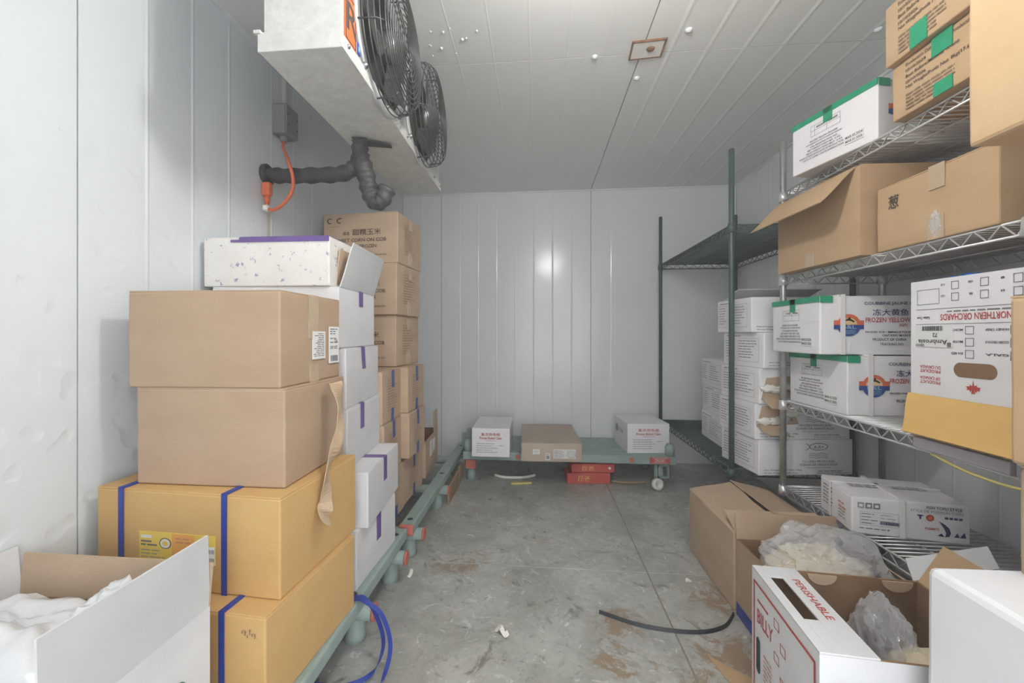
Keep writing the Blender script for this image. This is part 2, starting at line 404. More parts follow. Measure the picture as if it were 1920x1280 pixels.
def strap_x(root, w, d, h, x, m, wd=.012, t=.0012, off=.0022, faces='FTB'):
    """band round the box in the plane x = const"""
    mb = MB(); o = off
    mb.box(x - wd/2, x + wd/2, -d/2 - o - t, -d/2 - o + .0006, 0, h + o + t)
    mb.box(x - wd/2, x + wd/2, -d/2 - o, d/2 + o, h + .0004, h + o + t)
    mb.box(x - wd/2, x + wd/2, d/2 + o - .0006, d/2 + o + t, 0, h + o + t)
    return mb.build('strap', m, root)
def strap_y(root, w, d, h, y, m, wd=.014, t=.0014, off=.0022):
    mb = MB(); o = off
    mb.box(-w/2 - o - t, -w/2 - o + .0006, y - wd/2, y + wd/2, 0, h + o + t)
    mb.box(-w/2 - o, w/2 + o, y - wd/2, y + wd/2, h + .0004, h + o + t)
    mb.box(w/2 + o - .0006, w/2 + o + t, y - wd/2, y + wd/2, 0, h + o + t)
    return mb.build('strap', m, root)
def ribbon(pts, wdir, wd, t, name, m, parent=None):
    """flat band following pts, wd wide along wdir (one vector or one for each point)"""
    mb = MB(); K = len(pts); pts = [Vector(p) for p in pts]; ws = wdir if isinstance(wdir, list) else [wdir] * K; V = []
    for i, p in enumerate(pts):
        tn = (pts[min(i + 1, K - 1)] - pts[max(i - 1, 0)]).normalized(); u = Vector(ws[i]); u = (u - tn * u.dot(tn)).normalized(); n = tn.cross(u)
        wdi = wd[i] if isinstance(wd, list) else wd
        for a, b in ((-1, -1), (1, -1), (1, 1), (-1, 1)): V.append(p + u * (a * wdi / 2) + n * (b * t / 2))
    F = [(3, 2, 1, 0), tuple((K-1)*4 + j for j in range(4))]
    for i in range(K - 1):
        for j in range(4): F.append((i*4+j, i*4+(j+1) % 4, (i+1)*4+(j+1) % 4, (i+1)*4+j))
    return mb.add(V, F, 0).build(name, m, parent)
def spline(pts, n=8):
    pts = [Vector(p) for p in pts]; out = []
    for i in range(len(pts) - 1):
        a = pts[max(i-1, 0)]; b = pts[i]; c = pts[i+1]; d = pts[min(i+2, len(pts)-1)]
        for k in range(n):
            t = k / n
            out.append(.5 * ((2*b) + (c-a)*t + (2*a-5*b+4*c-d)*t*t + (3*b-a-3*c+d)*t**3))
    out.append(pts[-1]); return out
def crumple(name, m, c, r, amp=.25, freq=3, seed=0, parent=None, sub=5, flat=None, kind=None, ridge=True, lim=None, deep=1, rot=None):
    """crumpled bag: a displaced blob with sharp folds"""
    bm = bmesh.new(); bmesh.ops.create_icosphere(bm, subdivisions=sub, radius=1)
    S = Vector((seed * 11.3, seed * 5.1, seed * 2.7)); lo = 1e9
    for v in bm.verts:
        p = v.co.normalized(); q = p * freq + S
        k = 1 + amp * noise.noise(q) + amp * .42 * (1 - 2 * abs(noise.noise(q * 1.9 + Vector((3, 1, 7))))) + amp * .16 * (1 - 2 * abs(noise.noise(q * 4.1)))
        v.co = Vector((p.x * r[0] * k, p.y * r[1] * k, p.z * r[2] * k))
        if flat is not None and v.co.z < flat: v.co.z = flat
        if rot: v.co = rot @ v.co
        if v.co.z < 0: v.co.z *= deep
        if lim:                                   # the bag lies against the walls and floor of its box
            g = .0035 * (1 + noise.noise(q * 2.5))
            v.co.x = min(max(v.co.x, lim[0] - c[0] + g), lim[1] - c[0] - g); v.co.y = min(max(v.co.y, lim[2] - c[1] + g), lim[3] - c[1] - g); v.co.z = max(v.co.z, lim[4] - c[2] + g * .3)
    mb = MB(); bm.verts.index_update(); mb.add([v.co for v in bm.verts], [[v.index for v in f.verts] for f in bm.faces], 0, m not in ('bag', 'blue_bag')); bm.free()
    o = mb.build(name, m, parent, kind=kind); o.location = c; return o

# ================================================================== THE SETTING
def sheet(name, parent, O, U, V, N_, wid, hei, ribs, m, t=.008, rh=.0018, rw=.007, gap=.0018):
    """one wall panel: a sheet with raised ribs at the given places along its width"""
    O, U, V, N_ = Vector(O), Vector(U), Vector(V), Vector(N_)
    prof = [(gap, 0), (gap, t)]
    for r in sorted(ribs):
        if gap + rw < r < wid - gap - rw: prof += [(r - rw, t), (r, t + rh), (r + rw, t)]
    prof += [(wid - gap, t), (wid - gap, 0)]
    K = len(prof); v = [O + U * a + N_ * b + V * gap for a, b in prof] + [O + U * a + N_ * b + V * (hei - gap) for a, b in prof]
    fl = U.cross(V).dot(N_) > 0
    F = [((i, i + 1, i + 1 + K, i + K) if fl else (i, i + K, i + 1 + K, i + 1)) for i in range(K - 1)]
    F += [tuple(range(K)), tuple(range(2 * K - 1, K - 1, -1))]
    return MB().add(v, F).build(name, m, parent)
T = .008
wl = struct(MB().box(XL - .09, XL - T, YF, YB + .09, 0, H).build('wall_left', 'joint'))
ys = [YF, .897 - 1.2, .897, 2.097, YB]
ribset = {0: [], 1: [.24, .44, .64, .84, 1.02], 2: [.178, .333, .490, .728, .885, 1.04], 3: [.16, .32, .48, .66, .82, .98]}
for i in range(4): sheet('panel', wl, (XL - T, ys[i], 0), (0, 1, 0), (0, 0, 1), (1, 0, 0), ys[i+1] - ys[i], H, ribset[i], 'wall_dented')
wb = struct(MB().box(XL - .09, XR + .09, YB + T, YB + .09, 0, H).build('wall_back', 'joint'))
xs = [XL, -.781, .419, XR]
for i in range(3): sheet('panel', wb, (xs[i], YB + T, 0), (1, 0, 0), (0, 0, 1), (0, -1, 0), xs[i+1] - xs[i], H, [.15, .3, .45, .6, .75, .9, 1.05] if i == 1 else [.16], 'wall', rh=.0012)
wr = struct(MB().box(XR + T, XR + .09, YF, YB + .09, 0, H).build('wall_right', 'joint'))
for i in range(4): sheet('panel', wr, (XR + T, ys[i], 0), (0, 1, 0), (0, 0, 1), (-1, 0, 0), ys[i+1] - ys[i], H, [.15, .3, .45, .6, .75, .9, 1.05], 'wall', rh=.002)
ce = struct(MB().box(XL - .09, XR + .09, YF - .09, YB + .09, H + T, H + .1).build('ceiling', 'joint'))
ycs = [YF, 1.72 - 1.6, 1.72, YB]
for i in range(3):
    for j in range(3):
        sheet('panel', ce, (xs[j], ycs[i], H + T), (1, 0, 0), (0, 1, 0), (0, 0, -1), xs[j+1] - xs[j], ycs[i+1] - ycs[i],
              [[.16], [.15, .3, .45, .6, .75, .9, 1.05], [.115, .262, .405, .55, .69, .84, .98]][j], 'ceil', rh=[.0014, .0008, .0022][j], rw=[.006, .005, .012][j], gap=.0022)
wf = struct(MB().box(XL - .09, -.42, YF - .09, YF, 0, H).box(1.10, XR + .09, YF - .09, YF, 0, H).box(-.42, 1.10, YF - .09, YF, 2.08, H).build('wall_front', 'wall'))
fl = struct(MB().box(XL - .09, XR + .09, YF - .09, YB + .09, -.1, -.006).build('floor', 'joint'))
fx = [XL - .05, .459, XR + .05]; fy = [YF - .05, 1.775, YB + .05]
for i in range(2):
    for j in range(2):
        g = .0018
        o = MB().box(fx[i] + g, fx[i+1] - g, fy[j] + g, fy[j+1] - g, -.006, 0).build('floor_plate', 'floor_metal', fl)
# bead of sealant along the plate seam, corner trims of the room
struct(MB().box(.456, .462, YF, YB, -.002, .0012).build('trim_1', 'joint'))
struct(MB().box(XL, XR, 1.7735, 1.7765, -.002, .0012).build('trim_5', 'galv'))
struct(MB().box(XL, XL + .012, YF, YB, H - .012, H).build('trim_2', 'wall'))
struct(MB().box(XR - .012, XR, YF, YB, H - .012, H).build('trim_3', 'wall'))
struct(MB().box(XL, XR, YB - .010, YB, H - .010, H).build('trim_4', 'wall'))
# threshold outside the door: the lit room beyond
struct(MB().box(-2.4, 2.4, -3.2, YF - .09, -.1, 0).build('floor_outside', 'joint'))

# ceiling lamp (vapour-tight jar) over the aisle, the room's light
lamp = empty('ceiling_lamp', 'vapour-tight glass jar lamp mounted on the ceiling over the aisle', 'lamp', (LAMP[0], LAMP[1], H))
MB().lathe([(.06, -.03), (.06, 0)]).build('base', 'grey_plastic', lamp)
MB().lathe([(.012, -.11), (.012, -.03)]).build('stem', 'grey_plastic', lamp)
MB().lathe([(.02, -.075), (.058, -.095), (.058, -.115), (.05, -.115)]).build('cap', 'grey_plastic', lamp)
gm = bpy.data.materials.new('lamp_glass'); gm.use_nodes = True; MATS['lamp_glass'] = gm
gb = gm.node_tree.nodes['Principled BSDF']; gb.inputs['Emission Color'].default_value = (1, .985, .96, 1); gb.inputs['Emission Strength'].default_value = 90
MB().lathe([(.05, -.11), (.052, -.17), (.045, -.215), (.025, -.238), (.0, -.243)]).build('glass_jar', 'lamp_glass', lamp)

# ceiling plate and drips
cp = empty('ceiling_plate', 'rust-edged square steel plate screwed to the ceiling joint', 'plate', (.437, 1.69, H), R(-4))
MB().box(-.062, .062, -.05, .05, -.006, 0).build('plate', 'plate', cp, .002)
for (a, b, c_, d_) in ((-.065, .065, -.053, -.047), (-.065, .065, .047, .053), (-.065, -.059, -.053, .053), (.057, .065, -.053, .053)):
    MB().box(a, b, c_, d_, -.0075, -.001).build('rusted_edge', 'rust', cp)
MB().lathe([(.0, -.012), (.013, -.010), (.017, -.005)], (.012, -.004, 0)).build('bolt', 'rust', cp)
for (x, y, lab) in ((.235, 1.72, 'round white button on the ceiling joint between fans and rusted plate'), (.565, 1.60, 'round white button on the ribbed ceiling panel beside the rusted plate'), (.44, 1.88, 'round white button on the ceiling between rusted plate and back wall'), (1.27, 1.66, 'round white button on the ceiling above the chrome shelving')):
    o = MB().lathe([(.0, -.010), (.010, -.007), (.013, -.002), (.013, 0)], n=14).build('ceiling_button', 'ice'); o.location = (x, y, H)
    tag(o, lab, 'button', 'white ceiling buttons')
for k in range(11):
    x = -.30 + rng.uniform(-.14, .12); y = 1.62 + rng.uniform(-.12, .06); r = rng.uniform(.0025, .006)
    o = MB().lathe([(.0, -r * 1.3), (r * .7, -r), (r, -r * .4), (r * .9, 0)], n=10).build('ice_droplet', 'ice'); o.location = (x, y, H)
    tag(o, 'small frozen droplet hanging from the ceiling beside the fans', 'droplet', 'ice droplets on the ceiling')

# ================================================================== EVAPORATOR
ex0, ex1, ey0, ey1, ez0, ez1 = -.706, -.490, .998, 2.038, 1.72, H
ev = empty('evaporator_unit', 'white metal cooling unit with two fans hung under the ceiling', 'cooling unit', ((ex0 + ex1) / 2, (ey0 + ey1) / 2, ez0))
def evb(mb, n, m, **k):
    o = mb.build(n, m, ev, **k); o.location = -Vector(ev.location); return o
evb(MB().box(ex0 + .006, ex1 - .004, ey0 + .006, ey1 - .006, ez0 + .03, ez1 - .0005), 'casing', 'galv', bevel=.004)
evb(MB().box(ex0 + .004, ex1 - .002, ey0, ey0 + .008, ez0 + .04, ez1 - .002), 'end_panel', 'alu_white', bevel=.003)
pan = MB(); a = .0
pan.box(ex0, ex1, ey0 - .006, ey1, ez0, ez0 + .004); pan.box(ex0 - .004, ex0 + .002, ey0 - .006, ey1, ez0, ez0 + .05); pan.box(ex1 - .002, ex1 + .004, ey0 - .006, ey1, ez0, ez0 + .036)
pan.box(ex0 - .006, ex1 + .004, ey0 - .010, ey0 - .003, ez0, ez0 + .05); pan.box(ex0, ex1, ey1 - .003, ey1 + .003, ez0, ez0 + .04)
evb(pan, 'drip_pan', 'alu_white', bevel=.004)
evb(MB().box(ex0 - .014, ex0 + .004, ey0 - .014, ey0 - .004, ez0 + .046, ez0 + .054), 'lip', 'alu_white')
for y in (1.02, 1.3, 1.5, 1.72, 1.9, 2.02):
    evb(MB().lathe([(.006, 0), (.006, .004), (.003, .006), (0, .006)], (ex1 + .003, y, ez0 + .022), 'x', 10), 'screw', 'steel')
for k, fy_ in enumerate((1.262, 1.678)):
    cz = 1.905; cx = ex1 - .004; r0 = .188
    evb(MB().lathe([(r0 + .012, 0), (r0 + .012, .008), (r0 - .004, .012), (r0 - .012, .004), (r0 - .012, .0015), (.0, .0015)], (cx, fy_, cz), 'x', 48), 'fan_ring', 'galv')
    evb(MB().lathe([(r0 - .012, 0), (r0 - .012, .003), (0, .003)], (cx + .001, fy_, cz), 'x', 40), 'fan_opening', 'hollow')
    bl = MB()
    for q in range(4):
        a0 = q * math.pi / 2 + .3 + k; P_ = []
        for s in range(5):
            rr = .045 + s * .031; wd = .22 + .5 * math.sin(s / 4 * 2.2)
            for e in (-1, 1): P_.append((cx + .028 + e * .012, fy_ + rr * math.cos(a0 + e * wd / 1.6), cz + rr * math.sin(a0 + e * wd / 1.6)))
        Fb = [(2*s, 2*s+1, 2*s+3, 2*s+2) for s in range(4)]
        bl.add(P_ + [(p[0] + .002, p[1], p[2]) for p in P_], Fb + [tuple(i + 10 for i in f[::-1]) for f in Fb])
    evb(bl, 'fan_blades', 'black_wire')
    evb(MB().lathe([(.045, 0), (.045, .05), (.03, .06), (0, .06)], (cx + .002, fy_, cz), 'x', 20), 'motor_hub', 'steel')
    gd = MB(); gx = .078
    for x, rr in ((.006, r0 + .006), (.022, r0 + .006), (.038, r0 + .005), (.054, r0 + .003), (.068, r0 - .003)): gd.ring((cx + x, fy_, cz), (1, 0, 0), rr, .0021)
    for q in range(11):
        rr = r0 - .014 - q * .0155
        gd.ring((cx + gx + .010 * (1 - (rr / r0) ** 2), fy_, cz), (1, 0, 0), max(rr, .012), .0021, 36 if rr > .06 else 20)
    for q in range(6):
        a0 = q * math.pi / 3 + .25
        c_, s_ = math.cos(a0), math.sin(a0)
        gd.tube([(cx, fy_ + c_ * (r0 + .008), cz + s_ * (r0 + .008)), (cx + .06, fy_ + c_ * (r0 + .004), cz + s_ * (r0 + .004)), (cx + gx - .003, fy_ + c_ * (r0 - .014), cz + s_ * (r0 - .014)), (cx + gx + .006, fy_ + c_ * .03, cz + s_ * .03)], .0026, 6)
    evb(gd, 'fan_guard', 'black_wire')
    for q in range(4):
        a0 = q * math.pi / 2 + .8
        evb(MB().lathe([(.009, 0), (.009, .01), (.004, .014), (0, .014)], (cx + .004, fy_ + math.cos(a0) * (r0 + .014), cz + math.sin(a0) * (r0 + .014)), 'x', 10), 'guard_clip', 'steel')
evb(MB().box(ex1 - .004, ex1 - .001, 1.012, 1.078, ez0 + .040, ez0 + .172), 'warning_sticker', 'orange_sticker')
V_, F_, x0_, x1_, y0_, y1_ = text_mesh('R')
s_ = .075 / (y1_ - y0_)
evb(MB().add([(ex1 - .0004, 1.022 + (a - x0_) * s_, ez0 + .075 + (b - y0_) * s_) for a, b in V_], F_), 'sticker_print', 'ink')
evb(MB().box(ex1 - .0004, ex1, 1.016, 1.074, ez0 + .046, ez0 + .049).box(ex1 - .0004, ex1, 1.016, 1.074, ez0 + .163, ez0 + .166).box(ex1 - .0004, ex1, 1.016, 1.019, ez0 + .046, ez0 + .166).box(ex1 - .0004, ex1, 1.071, 1.074, ez0 + .046, ez0 + .166), 'sticker_print', 'ink')
evb(MB().box(ex1 - .004, ex1 - .001, 1.088, 1.104, ez0 + .052, ez0 + .082), 'maker_sticker', 'blue_sticker')
evb(MB().box(ex1 - .0012, ex1 - .0006, 1.092, 1.1, ez0 + .060, ez0 + .074), 'sticker_print', 'logo_light')

# insulated drain pipe
dp = empty('drain_pipe', 'black insulated drain pipe running from cooling unit to the wall', 'pipe', (-.85, 1.49, 1.6))
def loc0(o, root): o.location = -Vector(root.location); return o
def wrapped(pts, r, sd):
    P_ = spline(pts, 10); rr = random.Random(sd)
    return MB().tube(P_, [r * (1 + .09 * math.sin(i * 1.05 + sd) + rr.uniform(-.03, .03)) for i in range(len(P_))], 14)
loc0(wrapped([(XL + .002, 1.585, 1.652), (-1.0, 1.565, 1.636), (-.86, 1.535, 1.622), (-.74, 1.51, 1.615), (-.675, 1.49, 1.64), (-.655, 1.47, 1.70), (-.652, 1.46, 1.724)], .029, 1).build('insulated_pipe', 'insul', dp), dp)
loc0(wrapped([(-.655, 1.475, 1.66), (-.640, 1.485, 1.60), (-.63, 1.495, 1.54), (-.612, 1.50, 1.502), (-.586, 1.505, 1.51), (-.566, 1.51, 1.555)], [.032][0], 2).build('trap', 'insul', dp), dp)
loc0(MB().slab([(-.66, 1.44, 1.7165), (-.55, 1.50, 1.7165), (-.555, 1.53, 1.7165), (-.665, 1.50, 1.7165)], .004).build('tape_patch', 'insul', dp), dp)
loc0(MB().lathe([(.042, 0), (.042, .012), (.03, .02)], (XL + .001, 1.585, 1.652), 'x', 18).build('wall_collar', 'insul', dp), dp)

# junction box, conduit, orange cord and plug
jb = empty('junction_box', 'grey junction box with conduit on the wall behind the cooling unit', 'junction box', (XL, 1.665, 1.84))
MB().box(.001, .062, -.045, .045, 0, .125).build('box', 'grey_plastic', jb, .006)
MB().box(.062, .067, -.042, .042, .004, .121).build('cover', 'grey_plastic', jb, .003)
for a, b in ((-.03, .04), (.03, .04), (-.03, .085), (.03, .085)): MB().lathe([(.0035, 0), (.003, .002), (0, .002)], (.067, a, b), 'x', 8).build('screw', 'black', jb)
MB().tube([(.03, 0, .125), (.03, 0, .303)], .011, 12).build('conduit', 'conduit', jb)
MB().lathe([(.016, 0), (.016, .016)], (.03, 0, .122)).build('fitting', 'conduit', jb)
MB().lathe([(.012, -.02), (.014, -.004), (.014, .002)], (.03, -.005, 0)).build('cable_gland', 'grey_plastic', jb)
cd = empty('extension_cord', 'orange power cord looping from junction box to a plug', 'cord', (XL, 1.6, 1.55))
loc0(MB().tube(spline([(XL + .03, 1.66, 1.822), (XL + .036, 1.645, 1.79), (XL + .085, 1.59, 1.735), (XL + .145, 1.514, 1.665), (XL + .165, 1.507, 1.615), (XL + .158, 1.518, 1.562), (XL + .108, 1.538, 1.515), (XL + .055, 1.552, 1.497), (XL + .028, 1.558, 1.508), (XL + .025, 1.559, 1.535)], 8), .0065, 8).build('cable', 'cord_orange', cd), cd)
loc0(MB().box(XL + .008, XL + .042, 1.546, 1.572, 1.556, 1.6095).build('plug', 'cord_orange', cd, .006), cd)
loc0(MB().lathe([(.012, 0), (.009, -.03)], (XL + .025, 1.559, 1.557)).build('strain_relief', 'cord_orange', cd), cd)
crumple('tape_wrap', 'litter', Vector((XL + .024, 1.556, 1.506)) - Vector(cd.location), (.012, .016, .012), .3, 3, 3, cd, 3)
MB().box(XL - .001, XL + .0008, 1.592, 1.612, 1.25, 1.50).build('rust_streak', 'streak', wl)
# ================================================================== DUNNAGE RACKS
RZ = .18
def rack_side(label, x0, x1, y0, y1, crossy, near_cap=False):
    t = empty('dunnage_rack', label, 'rack', ((x0 + x1) / 2, (y0 + y1) / 2, 0), group=None)
    def p(mb, n, m, **k): return loc0(mb.build(n, m, t, **k), t)
    for q, x in enumerate((x0 + .03, (x0 + x1) / 2, x1 - .03)):
        rl = p(MB().box(x - .03, x + .03, y0, y1, RZ - .045, RZ), 'rail', 'rack', bevel=.007)
        if near_cap: p(MB().box(x - .031, x + .031, y0 - .004, y0 + .012, RZ - .046, RZ + .001), 'end_cap', 'rack_cap', bevel=.006)
        for yy in (y0 + .06, (y0 + y1) / 2, y1 - .06):
            o = p(MB().lathe([(.0, .0006), (.013, .0006), (.013, 0)], (x, yy, RZ), n=14), 'socket', 'rack_dark')
    for yy in crossy:
        p(MB().tube([(x0 - .01, yy, RZ - .071), (x1 + .024, yy, RZ - .071)], .026, 16), 'cross_tube', 'rack')
        p(MB().lathe([(.0275, 0), (.0275, .007), (.022, .009), (0, .009)], (x1 + .024, yy, RZ - .071), 'x', 18), 'end_cap', 'rack_cap')
        for x in (x0 + .05, x1 - .05):
            p(MB().lathe([(.036, 0), (.032, .015), (.029, RZ - .08)], (x, yy + .03, 0), n=18), 'leg', 'rack')
    return t
rack_side('green dunnage rack carrying the orange cartons and white boxes', -1.085, -.55, .80, 1.70, (.93, 1.28, 1.60))
r2 = rack_side('green dunnage rack with bare rails carrying the corn cartons', -1.075, -.535, 1.725, 3.06, (1.80, 2.32, 2.88), True)
loc0(MB().box(-.56, -.53, 3.01, 3.045, RZ, RZ + .095).build('stub_post', 'rack', r2, .004), r2)
loc0(MB().box(-.82, -.79, 3.01, 3.045, RZ, RZ + .06).build('stub_post', 'rack', r2, .004), r2)
BZ = .20
rb = empty('dunnage_rack', 'low slatted green rack standing along the back wall', 'rack', (.2, 3.02, 0))
def pb(mb, n, m, **k): return loc0(mb.build(n, m, rb, **k), rb)
bx0, bx1, by0, by1 = -.51, .905, 2.78, 3.27
pb(MB().box(bx0, bx1, by0, by0 + .045, BZ - .055, BZ), 'front_rail', 'rack', bevel=.006)
for i in range(5): pb(MB().box(bx0 + .01, bx1 - .01, by0 + .055 + i * .087, by0 + .055 + i * .087 + .07, BZ - .03, BZ), 'slat', 'rack', bevel=.006)
for x in (bx0 + .02, (bx0 + bx1) / 2, bx1 - .05): pb(MB().box(x, x + .03, by0 + .05, by1, BZ - .055, BZ - .032), 'beam', 'rack')
for x in (bx0 + .05, bx1 - .1):
    for y in (by0 + .05, by1 - .07): pb(MB().lathe([(.034, 0), (.03, .02), (.03, BZ - .055)], (x, y, 0), n=18), 'leg', 'rack')
pb(MB().box(bx0 + .02, bx0 + .09, by0 - .006, by0 + .01, BZ - .115, BZ - .056), 'end_cap', 'rack_cap', bevel=.004)
for x in (-.135, .0, .46, .62): pb(MB().lathe([(.017, 0), (.017, .004), (0, .004)], (x, by0 - .003, BZ - .028), 'y', 16), 'dot_cap', 'rack_cap') if x in (-.135, .62) else None
lp = MB(); 
for a, b, c_, d_ in ((.79, .86, BZ - .145, BZ - .135), (.79, .86, BZ - .066, BZ - .056), (.79, .80, BZ - .145, BZ - .056), (.85, .86, BZ - .145, BZ - .056)): lp.box(a, b, by0 + .005, by0 + .03, c_, d_)
pb(lp, 'leg_loop', 'rack')
pb(MB().box(.735, .865, by0 - .003, by0 + .001, BZ - .047, BZ - .008), 'brand_plate', 'red_box')
lb = MB(); r_ = random.Random(4)
V_, F_, x0_, x1_, y0_, y1_ = text_mesh('CHUXAY'); s_ = .02 / (y1_ - y0_)
lb.add([(.765 + (a - x0_) * .07 / (x1_ - x0_), by0 - .0036, BZ - .037 + (b - y0_) * s_) for a, b in V_], F_)
for a, b, c_, d_ in ((.75, .85, BZ - .043, BZ - .041), (.75, .85, BZ - .013, BZ - .011)): lb.box(a, b, by0 - .0037, by0 - .0033, c_, d_)
pb(lb, 'brand_print', 'paper')
for (x, y) in ((bx0 + .03, by0 + .03), (bx1 - .035, by0 + .025)):
    pb(MB().lathe([(.03, 0), (.03, .06), (.022, .066), (.022, .078), (0, .078)], (x, y, BZ - .001), n=20), 'stacking_peg', 'rack')
pb(MB().box(bx0 - .005, bx0 + .025, by0 + .2, by0 + .23, BZ, BZ + .11), 'stub_post', 'rack', bevel=.004)

# ================================================================== LEFT STACKS
# near open white box in the corner by the door
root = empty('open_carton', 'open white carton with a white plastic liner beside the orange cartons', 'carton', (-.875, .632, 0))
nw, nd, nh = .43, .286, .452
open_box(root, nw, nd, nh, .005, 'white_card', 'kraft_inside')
flap(root, (nw/2, -nd/2, nh), (nw/2, nd/2, nh), (-.004, 0, .142), 'grey_card', 'white_card', name='side_flap')
flap(root, (nw/2, nd/2, nh), (-nw/2, nd/2, nh), (0, .010, .083), 'white_card', 'kraft', name='back_flap')
flap(root, (-nw/2, nd/2, nh), (-nw/2, -nd/2, nh), (-.010, 0, .10), 'white_card', 'white_card', name='side_flap')
flap(root, (nw/2 - .01, -nd/2, nh), (-nw/2, -nd/2, nh), (.0, -.10, -.03), 'white_card', 'white_card', name='front_flap')
P = Printer(root, nw, nd, nh, .0015)
for r_, m_ in ((.024, 'ink_green'), (.021, 'white_card')): P.disc('R', .205, .335, r_, m_, n=.0015 + (.024 - r_) * .1)
P.text('R', '∞', .190, .329, .013, 'ink_green', n=.0024); P.flush()
lin = empty('bag_liner', 'crumpled white plastic bag inside the open white carton', 'bag', (-.875, .64, .345))
crumple('film', 'bag_white', (-.03, -.02, .06), (.175, .115, .10), .30, 1.9, 5, lin, 5, deep=4, lim=(-.209, .209, -.129, .145, -.339))
crumple('film_fold', 'bag_white', (.10, .05, .10), (.06, .05, .08), .35, 1.8, 9, lin, 5, deep=2, lim=(-.209, .205, -.129, .143, -.339))

# orange cartons
root, P = carton('large_carton', 'orange carton with blue strap, lowest on the rack below its twin', 'carton', (-.804, 1.03), (.48, .37, .216), RZ, -4.2, 'orange_card', flaps='y')
strap_x(root, .48, .37, .216, .135, 'blue_strap', .014)
P.sticker('F', .27, .05, .06, .055, 'label_yellow'); P.lines('F', .275, .09, .05, 4, .01, .004, 'ink_soft', 3, n=.0045)
[P.rect('F', .425 + i * .006, .178 - .004 * (i % 3), .003, .006 + .004 * (i % 2), 'ink_brown_soft') for i in range(6)]; P.flush()
root, P = carton('large_carton', 'orange carton with two blue straps and yellow label, below brown cartons', 'carton', (-.818, 1.071), (.493, .345, .232), .396, -3.3, 'orange_card', flaps='y')
strap_x(root, .493, .345, .232, -.175, 'blue_strap', .014); strap_x(root, .493, .345, .232, .105, 'blue_strap', .014)
n4 = .0045; P.fr0 = P.fr; P.fr = lambda f: ((P.fr0(f)[0][0], P.fr0(f)[0][1], -.018),) + P.fr0(f)[1:]
P.sticker('F', .125, .085, .205, .068, 'label_yellow')
P.rect('F', .215, .086, .06, .066, 'label_amber', n=n4 - .0002); P.rect('F', .31, .086, .019, .042, 'paper', n=n4); P.barcode('F', .311, .112, .016, .01, 'ink_soft', n=n4 + .0003); P.barcode('F', .311, .092, .016, .01, 'ink_soft', n=n4 + .0003)
P.rect('F', .13, .138, .03, .007, 'paper', n=n4); P.lines('F', .13, .128, .045, 2, .008, .004, 'ink_soft', 2, n=n4); P.lines('F', .13, .108, .065, 3, .008, .0025, 'ink_faint', 5, n=n4); P.lines('F', .225, .14, .04, 2, .009, .003, 'ink_orange', 7, n=n4)
for k, (r_, m_) in enumerate(((.013, 'ink_brown'), (.011, 'paper'), (.006, 'label_yellow'))): P.disc('F', .197, .128, r_, m_, n=n4 + k * .0003, rx=r_ * 1.25)
P.flush()
# brown cartons
root, P = carton('plain_carton', 'plain brown carton with peeling tape, standing on the orange carton', 'carton', (-.801, 1.09), (.39, .302, .240), .629, -.2, 'kraft_dark', flaps='x')
P.flush()
pe = [(-.580, 1.13, .858), (-.568, 1.115, .860), (-.560, 1.108, .83), (-.548, 1.10, .79), (-.54, 1.085, .74), (-.545, 1.065, .69), (-.557, 1.05, .64), (-.555, 1.04, .60), (-.556, 1.038, .56), (-.548, 1.02, .535), (-.543, 1.03, .52)]
pl = [Vector(q) - Vector(root.location) for q in spline(pe, 5)]
ribbon(pl, [Vector((.35 * math.sin(i * .35), 1, .15 * math.sin(i * .5))) for i in range(len(pl))], [.03 + .016 * abs(math.sin(i * .16)) + (.008 if i > 28 else 0) for i in range(len(pl))], .0015, 'peeling_tape', 'tan_tape', root)
root, P = carton('plain_carton', 'brown carton with two white shipping labels, topmost of the brown ones', 'carton', (-.821, 1.095), (.395, .310, .240), .869, .9, 'kraft_dark', flaps='x')
P.tape('R', .125, .12, .05, .12, 'clear_tape'); P.tape('R', .13, 0, .045, .05, 'clear_tape')
P.sticker('R', .142, .062, .07, .078, 'paper'); P.sticker('R', .235, .045, .062, .110, 'paper')
for i in range(13): P.lines('R', .147, .132 - i * .0052, .058, 1, .01, .0022, 'ink_soft', i + 20, .45, 'r', n=n4)
P.lines('R', .24, .146, .05, 3, .007, .003, 'ink_soft', 8, n=n4)
o_, *_ = P.fr('R'), 0
P.text('R', 'A2', .024, .123 - .0, .012, 'ink', n=n4, rot=True); P.text('R', '20-30', .024, .143, .010, 'ink', .045, n=n4, rot=True)
P.lines('R', .24, .118, .05, 2, .012, .003, 'ink_soft', 9, n=n4); P.barcode('R', .243, .05, .046, .018, 'ink_soft', n=n4); P.flush()

# white boxes with purple tape (ends face the aisle)
WH = [('lowest on the rack, behind the orange cartons', (-.800, 1.437), (.46, .33, .189), RZ, -2, .15, .10),
      ('second up, jutting out into the aisle', (-.790, 1.455), (.46, .36, .184), .369, 4.0, .16, .085),
      ('third up, under two more taped boxes', (-.855, 1.455), (.44, .35, .201), .553, 4.5, .12, .09),
      ('fourth up, under the box with a raised flap', (-.860, 1.452), (.44, .35, .201), .754, 5.0, .14, .08)]
for k, (lab, c_, dm, z, yw, tu, th) in enumerate(WH):
    root, P = carton('white_carton', 'white carton with purple tape, ' + lab, 'carton', c_, dm, z, yw, 'white_card', flaps='x', group='white cartons with purple tape')
    P.tape('R', tu, dm[2] - th, .034, th, 'purple', skew=.012 if k == 3 else 0)
    MB().box(-dm[0]/2 + .1, dm[0]/2, tu - dm[1]/2, tu - dm[1]/2 + .034, dm[2], dm[2] + .001).build('tape', 'purple', root)
    P.flush()
